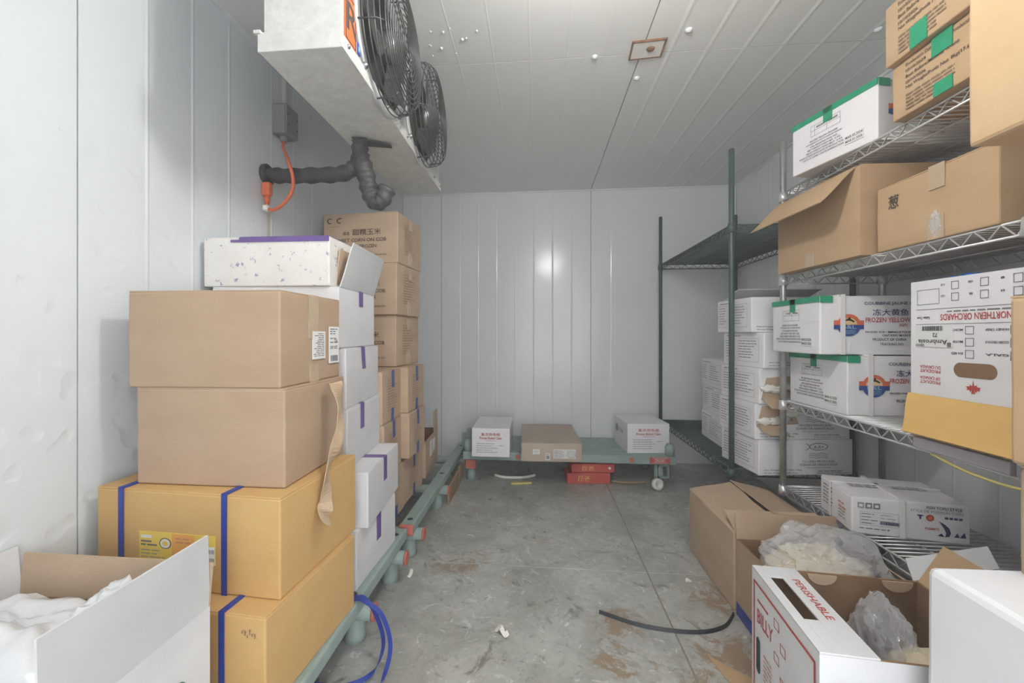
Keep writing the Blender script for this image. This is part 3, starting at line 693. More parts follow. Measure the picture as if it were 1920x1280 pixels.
root, P = carton('white_carton', 'white carton whose end flap stands up, under the scuffed white box', 'carton', (-.855, 1.425), (.42, .33, .199), .956, 3, 'white_card', flaps='x', group='white cartons with purple tape')
P.tape('R', .165, .145, .034, .055, 'purple')
flap(root, (.21, -.155, .199), (.21, .16, .199), (.045, .03, .145), 'grey_card', 'grey_card', name='raised_flap', bend=-.012)
P.flush()
root, P = carton('scuffed_carton', 'scuffed white carton with torn purple tape on top of the stack', 'carton', (-.878, 1.405), (.425, .30, .160), 1.156, 1.0, 'white_scuffed', flaps='x')
P.tape('F', .125, .143, .30, .0165, 'purple'); P.tape('F', .095, .143, .03, .008, 'purple')
MB().box(-.085, .2125, -.15, -.08, .16, .1612).build('tape', 'purple', root)
flap(root, (.2125, -.10, .01), (.2125, .14, .01), (.012, 0, .118), 'kraft', 'kraft', name='end_flap'); P.flush()

# corn cartons on the second rack
def corn_front(P, w, h):
    for k in (0, 1):
        P.poly('F', [(w * .10 + k * w * .13 + .014 * math.cos(a * .5) * (1.3), h * .86 + .014 * math.sin(a * .5)) for a in range(2, 11)] + [(w * .10 + k * w * .13 + .009 * math.cos(a * .5) * 1.3, h * .86 + .009 * math.sin(a * .5)) for a in range(10, 1, -1)], 'ink_brown')
    P.lines('F', w * .10, h * .74, w * .2, 1, .01, .002, 'ink_brown_soft', 2)
    P.text('F', '甜糯玉米', w * .40, h * .56, .030, 'ink_brown', w * .38)
    P.text('F', '速冻', w * .27, h * .57, .016, 'ink_brown', w * .09)
    P.text('F', 'SWEET CORN ON COB', w * .16, h * .43, .017, 'ink_brown', w * .69); P.text('F', 'FROZEN', w * .5, h * .31, .016, 'ink_brown', w * .22)
    P.lines('F', w * .25, h * .16, w * .62, 1, .01, .005, 'ink_brown_soft', 4, .1)
def corn_end(P, d, h, m='ink_brown_soft', seed=0): P.lines('R', d * .25, h * .80, d * .5, 12, h * .052, .003, m, seed, .45)
for k, (lab, c_, dm, z, yw) in enumerate((('topmost of the corn stack', (-.836, 2.052), (.384, .30, .243), 1.340, -4.5), ('second from the top of the corn stack', (-.838, 2.044), (.384, .29, .245), 1.094, -5.2), ('resting on the blue-taped cartons', (-.850, 2.06), (.384, .29, .246), .847, -4.5))):
    root, P = carton('corn_carton', 'brown sweet corn carton with print, ' + lab, 'carton', c_, dm, z, yw, 'kraft', flaps='x', group='sweet corn cartons')
    corn_front(P, dm[0], dm[2]); corn_end(P, dm[1], dm[2], seed=k); P.tape('R', .12, 0, .05, .07, 'clear_tape'); P.tape('R', .13, .18, .04, .06, 'clear_tape')
    P.rect('R', .14, .0, .014, .016, 'ink_orange'); P.rect('R', .14, dm[2] - .03, .014, .02, 'ink_orange'); P.flush()
CB = [('upper row, beside the raised-flap white box', (-.850, 1.7635), (.42, .232, .222), .622, 0), ('upper row, next to the back wall', (-.812, 2.008), (.42, .24, .214), .631, -2),
      ('middle row, beside the white boxes', (-.846, 1.7625), (.42, .229, .220), .401, 1), ('middle row, above the open carton', (-.806, 2.008), (.42, .24, .214), .416, -2),
      ('bottom row, half hidden by the white boxes', (-.842, 1.79), (.42, .24, .220), RZ, 0), ('bottom row, next to the open carton', (-.846, 2.075), (.42, .30, .215), RZ, -1)]
for k, (lab, c_, dm, z, yw) in enumerate(CB):
    root, P = carton('taped_carton', 'brown carton with blue tape, ' + lab, 'carton', c_, dm, z, yw, 'kraft', flaps='x', group='blue-taped brown cartons')
    corn_end(P, dm[1], dm[2], 'ink_brown_soft', k + 9); P.tape('R', dm[1] * .46, dm[2] - .075, .026, .075, 'blue_tape', skew=.004); P.tape('R', dm[1] * .46, 0, .026, .055, 'blue_tape', skew=-.004); P.flush()
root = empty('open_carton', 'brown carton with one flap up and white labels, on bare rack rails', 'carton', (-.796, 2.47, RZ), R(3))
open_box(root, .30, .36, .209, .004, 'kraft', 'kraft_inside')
flap(root, (.15, .06, .209), (.15, .18, .209), (-.003, 0, .125), 'kraft', 'kraft')
flap(root, (-.15, .18, .209), (-.15, -.18, .209), (.10, 0, -.02), 'kraft', 'kraft'); flap(root, (-.15, -.18, .209), (.15, -.18, .209), (0, .12, -.05), 'kraft', 'kraft_inside')
P = Printer(root, .30, .36, .209, .0005); P.sticker('R', .12, .09, .06, .09, 'paper'); P.sticker('R', .21, .095, .06, .075, 'paper'); P.lines('R', .125, .165, .05, 9, .008, .003, 'ink_faint', 4, n=.0022); P.flush()
# boards under the second rack
for k, (y, l_, h_, x) in enumerate(((2.54, .30, .10, -.525), (2.77, .12, .115, -.525))):
    o = MB().box(-.007, .007, -l_/2, l_/2, 0, h_).build('wood_board', 'wood', None, .002); o.location = (x, y, 0)
    tag(o, ['short tan board standing on edge under the rack rail', 'narrow tan board standing on edge near the back rack'][k], 'board')

# ================================================================== BACK RACK LOAD
for k, (lab, c_, dm, yw) in enumerate((('beside the stub post', (-.307, 2.862), (.25, .387, .187), .4), ('near the green shelving', (.731, 3.005), (.283, .32, .198), 4.6))):
    root, P = carton('clam_carton', 'white clam carton on the back rack, ' + lab, 'carton', c_, dm, BZ, yw, 'white_card_b', flaps='y', group='clam cartons')
    w_, h_ = dm[0], dm[2]
    P.text('F', '急冻杂色蛤', w_ / 2, h_ * .74, .020, 'ink_red', w_ * .50, 'c'); P.text('F', 'Frozen Boiled Clam', w_ / 2, h_ * .62, .017, 'ink_red', w_ * .58, 'c')
    P.lines('F', w_ * .35, h_ * .57, w_ * .3, 1, .01, .002, 'ink_red', 1, .05); P.lines('F', w_ * .13, h_ * .46, w_ * .58, 5, h_ * .075, .003, 'ink_soft', 5 + k, .3); P.lines('F', w_ * .72, h_ * .40, w_ * .12, 1, .01, .003, 'ink_soft', 3)
    if k:
        P.text('L', '急冻杂色蛤', .16, h_ * .55, .03, 'ink_faint', .13, 'c')
        P.disc('L', .07, h_ * .62, .03, 'ink_faint')
    P.flush()
root, P = carton('wrapped_carton', 'brown carton wrapped in clear film between the clam cartons', 'carton', (.078, 2.885), (.377, .55, .114), BZ, 2, 'kraft', flaps='y')
P.sticker('F', .07, .045, .045, .032, 'paper'); P.lines('F', .08, .06, .025, 1, .01, .003, 'ink_soft', 3, n=n4)
P.sticker('F', .15, .008, .03, .044, 'paper'); P.rect('F', .155, .016, .02, .022, 'ink_soft', n=n4); P.lines('F', .153, .044, .022, 1, .01, .003, 'ink', 3, n=n4)
P.sticker('F', .20, .02, .14, .058, 'paper'); P.lines('F', .205, .066, .07, 6, .008, .003, 'ink_soft', 6, n=n4); P.frame('F', .205, .055, .02, .018, 'ink_soft', n=n4)
for r_, m_ in ((.024, 'ink_soft'), (.021, 'paper'), (.015, 'ink_soft'), (.013, 'paper')): P.disc('F', .312, .046, r_, m_, n=n4 + (.024 - r_) * .03, rx=r_ * 1.15)
P.text('F', '27', .305, .041, .010, 'ink_soft', n=n4 + .0008)
mb = carton_body(.389, .562, .118, 10, .003, 5, .006); mb.build('film_wrap', 'wrap', root); P.flush()
for k, (lab, c_, dm, z, yw) in enumerate((('on the floor under the back rack', (.335, 2.86), (.288, .13, .074), 0, 6), ('stacked on its twin', (.365, 2.866), (.288, .13, .060), .0742, 4.5))):
    root, P = carton('gift_box', 'flat red box with gold lettering, ' + lab, 'box', c_, dm, z, yw, 'red_box', flaps=None, group='red boxes')
    P.text('F', '곶감', .135, dm[2] * .26, dm[2] * .52, 'gold', .085, rot=True)
    if k: P.disc('F', .255, .03, .009, 'paper')
    P.flush()
# scraps below the back rack and on the floor
o = MB().tube(spline([(-.30, 2.88, .012), (-.22, 2.84, .011), (-.10, 2.85, .011), (-.02, 2.9, .012)], 6), .010, 8).build('foam_strip', 'litter'); tag(o, 'pale bent foam strip on the floor under the back rack', 'strip')
o = MB().box(-.07, .07, -.015, .015, 0, .012).build('foam_strip', 'yellow_strap', None, .003); o.location = (-.11, 2.76, 0); o.rotation_euler = (0, 0, R(12)); tag(o, 'short yellow strip on the floor in front of the back rack', 'strip')
o = MB().tube(spline([(.50, 2.84, .008), (.60, 2.82, .008), (.72, 2.83, .008)], 5), .008, 8).build('foam_strip', 'wood'); tag(o, 'thin tan strip on the floor beside the red boxes', 'strip')
o = MB().lathe([(.016, 0), (.036, 0), (.036, .028), (.016, .028), (.016, 0)], n=24).build('tape_roll', 'litter'); o.location = (.765, 2.735, .038); o.rotation_euler = (R(84), 0, R(10)); tag(o, 'white roll of tape standing by the back rack leg', 'tape roll')

# ================================================================== WIRE SHELVING
def truss(p0, p1, h=.032, r=.0034, pitch=.062):
    p0, p1 = Vector(p0), Vector(p1); L_ = (p1 - p0).length; n = max(2, round(L_ / pitch)) * 2; mb = MB(); dz = Vector((0, 0, -h))
    mb.tube([p0, p1], r, 6); mb.tube([p0 + dz, p1 + dz], r, 6)
    mb.tube([p0.lerp(p1, i / n) + (dz if i % 2 else Vector()) for i in range(n + 1)], r * .8, 5)
    return mb
def shelving(name, label, x0, x1, y0, y1, levels, ztop, mp, mw):
    t = empty(name, label, 'shelving', ((x0 + x1) / 2, (y0 + y1) / 2, 0))
    def p(mb, n, m, par=None, **k):
        o = mb.build(n, m, par or t, **k)
        if par is None: loc0(o, t)
        return o
    for x in (x0, x1):
        for y in (y0, y1):
            po = p(MB().lathe([(.0125, .02), (.0125, ztop - .004), (.010, ztop), (0, ztop)], (x, y, 0), n=14), 'post', mp)
            p(MB().lathe([(.018, 0), (.018, .012), (.008, .02), (.008, .03)], (x, y, 0), n=12), 'foot', mp, po)
    for z in levels:
        dk = MB(); n = round((y1 - y0 - .03) / .0235)
        for i in range(n + 1):
            y = y0 + .015 + (y1 - y0 - .03) * i / n; dk.tube([(x0 + .004, y, z - .0028), (x1 - .004, y, z - .0028)], .0026, 5)
        for q in (.33, .67): dk.tube([(x0 + (x1 - x0) * q, y0, z - .0085), (x0 + (x1 - x0) * q, y1, z - .0085)], .003, 6)
        sh = p(dk, 'shelf', mw); sh['label'] = 'wire shelf deck'
        for a, b in (((x0, y0), (x0, y1)), ((x1, y0), (x1, y1)), ((x0, y0), (x1, y0)), ((x0, y1), (x1, y1))):
            p(truss((*a, z - .003), (*b, z - .003)), 'edge_truss', mw, sh)
        for x in (x0, x1):
            for y in (y0, y1): p(MB().lathe([(.0130, -.038), (.019, -.038), (.0165, .004), (.0130, .004)], (x, y, z - .003), n=14), 'collar', mw, sh)
    return t
shelving('wire_shelving', 'dark green wire shelving unit in the far corner, top shelf empty', .937, 1.485, 2.086, 3.242, (.35, 1.535), 1.90, 'green_epoxy', 'green_epoxy')
SZ = (1.625, 1.258, .710, .335)
shelving('wire_shelving', 'chrome wire shelving unit loaded with cartons on every shelf', 1.08, 1.485, 1.0, 1.92, SZ, 1.855, 'chrome_dull', 'chrome')

# frog-leg cartons on the bottom shelf of the green unit
FZ = .351; fh = .165
names = ['lowest of the near stack', 'torn open, second from the bottom', 'torn open, middle of the near stack', 'just under the topmost of the near stack', 'topmost of the near stack']
fc = [(1.215, 2.164, 7, 0), (1.205, 2.169, 6, 0), (1.213, 2.164, 8, .002), (1.222, 2.154, 9, 0), (1.20, 2.178, 5, 0)]
def frog_side(P, d, h, sd):
    for (u, w_) in ((.06, .26), (.40, .5)):
        P.frame('L', d * u, h * .15, d * w_, h * .68, 'ink_faint', .0012)
        P.lines('L', d * u + .006, h * .74, d * w_ - .012, 7, h * .08, .003, 'ink_soft', sd + int(u * 10), .4)
    P.lines('L', d * .1, h * .88, d * .4, 1, .01, .004, 'ink_soft', sd, .1)
def frog_front(P, w, h):
    P.text('F', 'Net Weight/Poids Net: 10kg', w * .05, h * .13, .008, 'ink_soft', w * .40); P.text('F', 'Gross Weight/Poids Brut', w * .05, h * .05, .008, 'ink_soft', w * .36)
    cx = w * .63
    P.poly('F', [(cx + .045 * math.cos(a), h * .80 + .017 * math.sin(a)) for a in [i * .2618 for i in range(24)]], 'ink_soft'); P.poly('F', [(cx + .041 * math.cos(a), h * .80 + .014 * math.sin(a)) for a in [i * .2618 for i in range(24)]], 'white_card_b', n=.0034)
    P.poly('F', [(cx - .042, h * .80), (cx - .062, h * .90), (cx - .058, h * .90), (cx - .038, h * .81)], 'ink_soft'); P.poly('F', [(cx - .042, h * .80), (cx - .062, h * .70), (cx - .058, h * .70), (cx - .038, h * .79)], 'ink_soft')
    P.text('F', 'A.R+', cx, h * .75, .014, 'ink_soft', .05, 'c', n=.0038)
    for k in range(3):
        z = h * .60 - k * .009
        for i in range(14): P.rect('F', cx - .045 + i * .0064, z + .0025 * math.sin(i * .9), .0066, .002, 'ink_soft')
    P.text('F', 'FROZEN FROG LEGS', cx, h * .36, .010, 'ink_soft', w * .34, 'c'); P.text('F', 'CUISSES DE GRENOUILLES', cx, h * .27, .010, 'ink_soft', w * .40, 'c')
    P.lines('F', cx - .06, h * .21, .12, 1, .01, .002, 'ink_faint', 3, .1); P.lines('F', w * .62, h * .11, w * .28, 1, .01, .003, 'ink_soft', 5, .1); P.text('F', 'International Trading Inc.', w * .62, h * .04, .007, 'ink_soft', w * .34)
for k, (x, y, yw, dz) in enumerate(fc):
    root, P = carton('frog_leg_carton', 'white frog leg carton on green shelving, ' + names[k], 'carton', (x, y), (.444, .30, fh - .001), FZ + k * fh + dz * 0, yw, 'white_card_b', flaps='y', group='frog leg cartons')
    frog_side(P, .30, fh, k * 3); frog_front(P, .444, fh)
    if k in (1, 2):
        z0, z1 = ((.06, fh - .002) if k == 1 else (0.02, .13))
        MB().slab([(-.215, -.1535, z0), (-.02, -.1535, z0 + .01), (-.05, -.1535, z1), (-.19, -.1535, z1 - .01)], .003).build('torn_edge', 'kraft', root)
        for q in range(4):
            crumple('torn_liner', 'litter', (-.18 + q * .042, -.158, (z0 + z1) / 2 + rng.uniform(-.03, .03)), (.032, .005, .014), .6, 2.5, q + 20 * k, root, 3)
        flap(root, (-.215, -.152, z0 + .01), (-.10, -.152, z0), (.01, -.04, -.035), 'white_card_b', 'kraft', name='torn_flap', jag=.25, seed=k)
    if k == 4: flap(root, (-.20, .13, fh), (.215, .13, fh), (0, -.14, .028), 'grey_card', 'grey_card', name='loose_flap', bend=-.02)
    P.flush()
for k in range(3):
    root, P = carton('frog_leg_carton', 'white frog leg carton in the short stack against the far corner, ' + ['lowest', 'middle one', 'topmost'][k], 'carton', (1.268 + (.012 if k == 1 else 0), 2.598), (.42, .37, fh), FZ + k * (fh + .001), [-3, -1, -4][k], 'white_card_b', flaps='y', group='frog leg cartons')
    frog_side(P, .37, fh, k * 5 + 1); P.flush()

# ---- chrome unit, top shelf
def orca_logo(P, face, u, v, s):
    n = P.off
    P.rect(face, u - 1.1 * s, v - .32 * s, 2.2 * s, .34 * s, 'logo_blue', n=n); P.rect(face, u - 1.1 * s, v + .02 * s, 2.2 * s, .36 * s, 'logo_orange', n=n)
    P.disc(face, u, v, .86 * s, 'logo_blue', n=n + .0004, k=28)
    k = 16; P.poly(face, [(u + .86 * s * math.cos(math.pi * i / k), v + .02 * s + .86 * s * math.sin(math.pi * i / k)) for i in range(k + 1)], 'logo_orange', n=n + .0006)
    P.poly(face, [(u + .6 * s * math.cos(math.pi * i / k), v + .06 * s + .52 * s * math.sin(math.pi * i / k)) for i in range(k + 1)], 'logo_yellow', n=n + .0009)
    P.poly(face, [(u - .35 * s, v + .36 * s), (u - .1 * s, v + .52 * s), (u + .06 * s, v + .66 * s), (u + .12 * s, v + .5 * s), (u + .42 * s, v + .32 * s), (u + .36 * s, v + .22 * s), (u + .06 * s, v + .36 * s), (u - .2 * s, v + .34 * s)], 'black', n=n + .0012)
    P.text(face, 'B&L', u, v - .28 * s, .36 * s, 'logo_light', 1.05 * s, 'c', n=n + .0012)
    for q in range(3):
        for i in range(8): P.rect(face, u + (-.5 + i * .125) * s, v + (-.42 - q * .12 + .03 * math.sin(i * 1.6)) * s, .13 * s, .035 * s, 'logo_light', n=n + .0012)
def fish_end(P, face, w, h):
    P.frame(face, w * .26, h * .60, w * .36, h * .20, 'ink_soft', .0009); P.rect(face, w * .26, h * .70, w * .36, .0009, 'ink_soft'); P.rect(face, w * .31, h * .60, .0009, h * .2, 'ink_soft'); P.rect(face, w * .46, h * .60, .0009, h * .2, 'ink_soft')
    P.text(face, '400/500', w * .33, h * .73, .007, 'ink', w * .10); P.text(face, '500/600', w * .48, h * .73, .007, 'ink', w * .11)
    for i, s in enumerate(('FROZEN YELLOW CROAKER', 'COURBINE JAUNE CONGELEE GRAND', 'CFIA REGISTRATION NO.', 'NET WEIGHT/ POIDS NET: 12 KG', 'GROSS WEIGHT/ POIDS BRUT: 13 KG', 'PRODUCTION DATE/ DATE DE PRODUCTION:', "DATE OF EXPIRY/ DATE D'EXPIRATION:")):
        P.text(face, s, w * (.42 if i < 5 else .66), h * (.50 - i * .052), h * .034, 'ink_soft', w * (.34, .44, .34, .40, .44, .55, .50)[i], 'c' if i < 5 else 'r')
    P.sticker(face, w * .67, h * .14, w * .2, h * .15, 'paper', .0008)
    P.text(face, 'MAR.02.2024', w * .68, h * .23, h * .045, 'ink', w * .18, n=P.off + .0012); P.text(face, 'MAR.01.2026', w * .68, h * .16, h * .045, 'ink', w * .18, n=P.off + .0012)
def fish_side(P, w, h):
    P.text('F', 'COURBINE JAUNE CONGELEE', w * .37, h * .83, .014, 'ink_blue', w * .60); P.text('F', '冻大黄鱼', w * .44, h * .66, .024, 'ink_blue', w * .30); P.text('F', 'FROZEN YELLOW CROAKER', w * .38, h * .55, .017, 'ink_red', w * .60)
    P.text('F', '(IQF)', w * .66, h * .47, .012, 'ink_red'); P.text('F', 'PACKED FOR / EMBALLÉ POUR:', w * .38, h * .37, .008, 'ink', w * .38); P.text('F', 'ONTARIO MARKETING', w * .52, h * .31, .008, 'ink', w * .3); P.text('F', 'PRODUCT OF CHINA', w * .44, h * .24, .009, 'ink', w * .28); P.text('F', 'TRACKING NO.', w * .50, h * .16, .009, 'ink', w * .2)
def green_tape(root, P, face, fw, h, w, d):
    P.tape(face, 0, h - .020, fw, .020, 'tape_green'); P.tape(face, fw * .42, h - .050, .034, .05, 'tape_green'); P.tape('F', 0, h - .024, .042, .024, 'tape_green')
    MB().box(-w/2 - .001, -w/2 + .04, -d/2, d/2, h, h + .001).build('tape', 'tape_green', root)
def fish_box(lab, c_, dm, z, yw, strap=True):
    root, P = carton('fish_carton', 'white fish carton with green tape, ' + lab, 'carton', c_, dm, z, yw, 'white_card_b', flaps='x', group='frozen fish cartons')
    w_, d_, h_ = dm; fish_end(P, 'L', d_, h_); fish_side(P, w_, h_); orca_logo(P, 'F', w_ * .24, h_ * .5, .046); green_tape(root, P, 'L', d_, h_, w_, d_)
    if strap: strap_x(root, w_, d_, h_, -w_/2 + .075, 'white_strap', .016, .0016, .004)
    P.flush(); return root
fish_box('on the top shelf beside stacked brown cartons', (1.222, 1.615), (.36, .325, .196), SZ[0], 13, False)
def prod_print(P, d, h, tape_at):
    for i, (s, sz, wd) in enumerate((('Production Date/Date De Production:', .060, .62), ('10/10/2024', .055, .2), ('Best Before/Meilleur Avant:', .060, .50), ('10/10/2026', .055, .2), ('Net Weight/Poids Net: 8kg(17.64lbs)', .075, .66))):
        P.text('L', s, d * .16, h * (.86 - i * .105), h * sz, 'ink_brown', d * wd)
    P.lines('L', d * .16, h * .33, d * .5, 5, h * .062, h * .03, 'ink_brown_soft', 3, .35)
    u, v, w_, h_ = tape_at; P.tape('L', u, v, w_, h_, 'tape_green')
for k, (lab, x, z, h_, y) in enumerate((('lower one, on the top wire shelf', 1.245, SZ[0], .158, 1.165), ('upper one, set on its twin', 1.225, SZ[0] + .159, .175, 1.165))):
    root, P = carton('printed_carton', 'brown carton with green tape and printed dates, ' + lab, 'carton', (x, y), (.40, .30, h_), z, 0, 'kraft_warm', flaps='x', group='printed brown cartons')
    prod_print(P, .30, h_, (.125, h_ - .05, .055, .05) if k == 0 else (.085, 0, .05, .06))
    if k == 0: P.tape('L', .13, 0, .05, .035, 'tape_green')
    P.flush()
# ---- chrome unit, second shelf
root = empty('open_carton', 'brown carton with its flap hanging out over the shelf edge', 'carton', (1.245, 1.655, SZ[1]), R(2))
ow, od, oh = .42, .43, .296
open_box(root, ow, od, oh, .004, 'kraft_warm', 'kraft_inside')
flap(root, (-ow/2, -od/2 + .02, oh), (-ow/2, od/2, oh), (-.125, .0, -.105), 'kraft_warm', 'kraft_warm', name='hanging_flap', bend=-.015)
flap(root, (-ow/2, -od/2, oh), (ow/2, -od/2, oh), (0, .19, .004), 'kraft_warm', 'kraft_inside'); flap(root, (ow/2, od/2, oh), (-ow/2, od/2, oh), (0, -.15, .002), 'kraft_warm', 'kraft_inside')
P = Printer(root, ow, od, oh, .001); P.tape('L', .17, 0, .045, .05, 'clear_tape'); P.flush()
root, P = carton('marked_carton', 'brown carton with a handwritten mark, next to the open carton', 'carton', (1.275, 1.23), (.41, .345, .197), SZ[1], 0, 'kraft_warm', flaps='x')
P.text('L', '葱', .045, .122, .040, 'ink', .036); P.tape('L', .175, .135, .045, .065, 'clear_tape'); P.tape('L', .172, 0, .046, .065, 'clear_tape')
crumple('tape_curl', 'bag', (-.2085, -.022, .04), (.003, .013, .028), .5, 3, 4, root, 3); P.flush()
# ---- chrome unit, third shelf
fish_box('lower of the two on the third shelf', (1.285, 1.742), (.365, .335, .213), SZ[2], 0)
fish_box('upper one, jutting past the chrome post', (1.222, 1.742), (.40, .30, .212), SZ[2] + .2175, 0)
root = empty('flat_carton', 'shallow yellow-lined carton with flap drooping under the apple box', 'carton', (1.275, 1.175, SZ[2]))
open_box(root, .35, .31, .118, .004, 'manila', 'manila')
flap(root, (-.175, -.132, .118), (-.175, .155, .118), (-.085, -.065, -.085), 'manila', 'manila', name='drooping_flap', bend=-.02)
apple = empty('apple_box', 'white apple box turned upside down on the yellow-lined carton', 'box', (1.262, 1.172, SZ[2] + .1185))
aw, ad, ah = .32, .30, .325
ab = open_box(apple, aw, ad, ah, .005, 'white_card_b', 'kraft')
MB().box(-aw/2 + .006, aw/2 - .006, -ad/2 + .006, ad/2 - .006, ah - .02, ah - .015).build('top_panel', 'kraft', apple)
P = Printer(apple, aw, ad, ah, .0012)
def L(u): return u * ad
hk = 24
P.poly('L', [(L(.595) + (.033 if math.cos(2*math.pi*i/hk) > 0 else -.033) + .019 * math.cos(2*math.pi*i/hk), ah * .245 + .019 * math.sin(2*math.pi*i/hk)) for i in range(hk)], 'kraft_inside', name='hand_hole', n=.0014)
P.frame('L', L(.07), ah * .79, L(.22), ah * .13, 'ink_soft', .0012)
for r_ in range(2):
    for c_ in range(3): P.frame('L', L(.40) + c_ * L(.24), ah * (.90 - r_ * .095), L(.065), ah * .065, 'ink_soft', .0014); P.text('L', ['113', '100', '88', '125', '80', '64'][r_ * 3 + c_], L(1 - .34 - c_ * .24), 1e-9 + ah * (1 - .955 + r_ * .095), .006, 'ink', rot=True)
P.rect('L', L(.06), ah * .745, L(.94), .0012, 'ink_soft'); P.rect('L', L(.06), ah * .615, L(.94), .0012, 'ink_soft')
P.text('L', 'NORTHERN ORCHARDS', L(.13), ah * (1 - .70), .0175, 'ink_red', L(.57), rot=True); P.lines('L', L(.36), ah * .715, L(.6), 1, .01, .003, 'ink_soft', 4, .05); P.text('L', 'Golden Town', L(.80), ah * (1 - .685), .008, 'ink', L(.13), rot=True)
for r_, (a, b) in enumerate((('MCINT.', 'HONEY CRISP'), ('MUTSU', 'GOLDEN DELICIOUS'), ('IDA RED', 'GALA'))):
    v = ah * (.53 - r_ * .095)
    P.frame('L', L(.52), v, L(.07), ah * .065, 'ink_soft', .0014); P.frame('L', L(.86), v, L(.09), ah * .065, 'ink_soft', .0014)
    P.text('L', a, L(1 - .50), ah - v - ah * .045, .006, 'ink', L(.1), rot=True); P.text('L', b, L(1 - .85), ah - v - ah * .045, .006, 'ink', L(.17), rot=True)
P.sticker('L', L(.055), ah * .42, L(.36), ah * .185, 'paper')
nn = .0032
P.text('L', '72', L(1 - .28), ah * (1 - .54), .011, 'ink', n=nn, rot=True); P.text('L', 'Ambrosia', L(1 - .37), ah * (1 - .485), .013, 'ink', L(.28), n=nn, rot=True); P.barcode('L', L(.13), ah * .56, L(.2), ah * .04, 'ink', n=nn); P.barcode('L', L(.065), ah * .425, L(.08), ah * .02, 'ink_soft', n=nn); P.rect('L', L(.37), ah * .425, L(.035), ah * .035, 'ink_soft', n=nn)
for i, s in enumerate(('PRODUCT', 'OF CANADA', 'PRODUIT', 'DU CANADA')): P.text('L', s, L(1 - .30), ah * (1 - (.10 + (.035 if i in (1,) else 0) + (.095 if i == 2 else .13 if i == 3 else 0)) - .03), .009, 'ink_red', L(.2), rot=True)
cx, cy, s = L(.585), ah * .115, .019
leaf = [(0, -1), (.12, -.25), (.1, -.15), (.5, -.35), (.42, -.1), (.95, -.02), (.75, .2), (.85, .45), (.5, .4), (.35, .7), (.15, .35), (.25, .95), (0, .8), (-.25, .95), (-.15, .35), (-.35, .7), (-.5, .4), (-.85, .45), (-.75, .2), (-.95, -.02), (-.42, -.1), (-.5, -.35), (-.1, -.15), (-.12, -.25)]
P.poly('L', [(cx + a * s, cy - b * s) for a, b in leaf], 'ink_red'); P.flush()
o = crumple('plastic_bag', 'blue_bag', (1.18, 1.245, SZ[2] + .1185 + ah - .012 + .006), (.035, .05, .016), .4, 3, 8, None, 4, flat=-.012); tag(o, 'crumpled blue plastic bag on top of the apple box', 'bag')
o = MB().box(-.008, .008, -.12, .12, 0, .03).build('card_strip', 'lilac', None, .002); o.location = (1.0695, 1.148, SZ[2] - .028); tag(o, 'pale lilac strip clipped along the third shelf edge', 'strip')
o = MB().tube(spline([(1.068, 1.22, SZ[2] - .035), (1.06, 1.12, SZ[2] - .05), (1.058, 1.02, SZ[2] - .052), (1.066, .94, SZ[2] - .04)], 6), .0035, 6).build('yellow_twine', 'yellow_strap'); tag(o, 'thin yellow twine hanging along the third shelf edge', 'twine')
# ---- chrome unit, bottom shelf
root, P = carton('fish_tofu_carton', 'white fish tofu carton with white strap on the bottom shelf', 'carton', (1.225, 1.56), (.312, .222, .124), SZ[3], -11, 'white_card_b', flaps='x')
w_, d_, h_ = .312, .222, .124
strap_x(root, w_, d_, h_, -.02, 'white_strap', .014, .0015, .004); strap_y(root, w_, d_, h_, .03, 'white_strap', .012, .0015, .004)
for i in range(3): P.rect('F', .015 + i * .022, .088, .018, .018, 'ink_soft' if i else 'ink_faint'); P.rect('F', .019 + i * .022, .092, .010, .009, 'white_card_b', n=.0034)
P.frame('F', .022, .032, .105, .045, 'ink_faint', .0009); P.lines('F', .026, .068, .045, 4, .010, .0025, 'ink_soft', 5); P.lines('F', .078, .068, .045, 3, .010, .002, 'ink_faint', 6); P.barcode('F', .077, .038, .056, .011, 'ink_blue'); P.lines('F', .02, .02, .09, 1, .01, .003, 'ink_soft', 4)
P.text('F', 'FISH TOFU STYLE', .200, .104, .0095, 'ink', .09); P.text('F', 'STYLE DE POISSON TOFU', .158, .092, .0085, 'ink_faint', .135)
P.rect('F', .176, .080, .015, .004, 'ink_blue'); P.rect('F', .181, .070, .005, .012, 'ink_blue'); P.disc('F', .209, .076, .0105, 'ink_red'); P.disc('F', .209, .076, .006, 'logo_orange', n=.0034)
for i in range(4): P.rect('F', .246 + i * .012, .0765, .009, .007, 'ink_blue')
P.text('F', 'FUBMTS', .196, .038, .0075, 'ink_red', .036)
P.poly('F', [(.232, .068), (.246, .060), (.258, .048), (.262, .034), (.258, .022), (.247, .020), (.250, .032), (.245, .046), (.238, .058)], 'ink_blue'); P.poly('F', [(.228, .022), (.238, .03), (.246, .02)], 'ink_blue'); P.poly('F', [(.27, .022), (.278, .036), (.284, .022)], 'ink_blue'); P.poly('F', [(.284, .022), (.296, .04), (.30, .022)], 'ink_blue')
P.lines('L', .03, .1, .07, 6, .013, .004, 'ink_soft', 8); P.lines('L', .14, .075, .05, 2, .015, .006, 'ink_orange', 9); P.lines('L', .14, .05, .05, 3, .011, .003, 'ink_soft', 3)
P.lines('T', .04, .12, .09, 2, .02, .009, 'ink_faint', 3, .1); P.lines('T', .17, .13, .10, 2, .02, .009, 'ink_faint', 7, .1); P.flush()

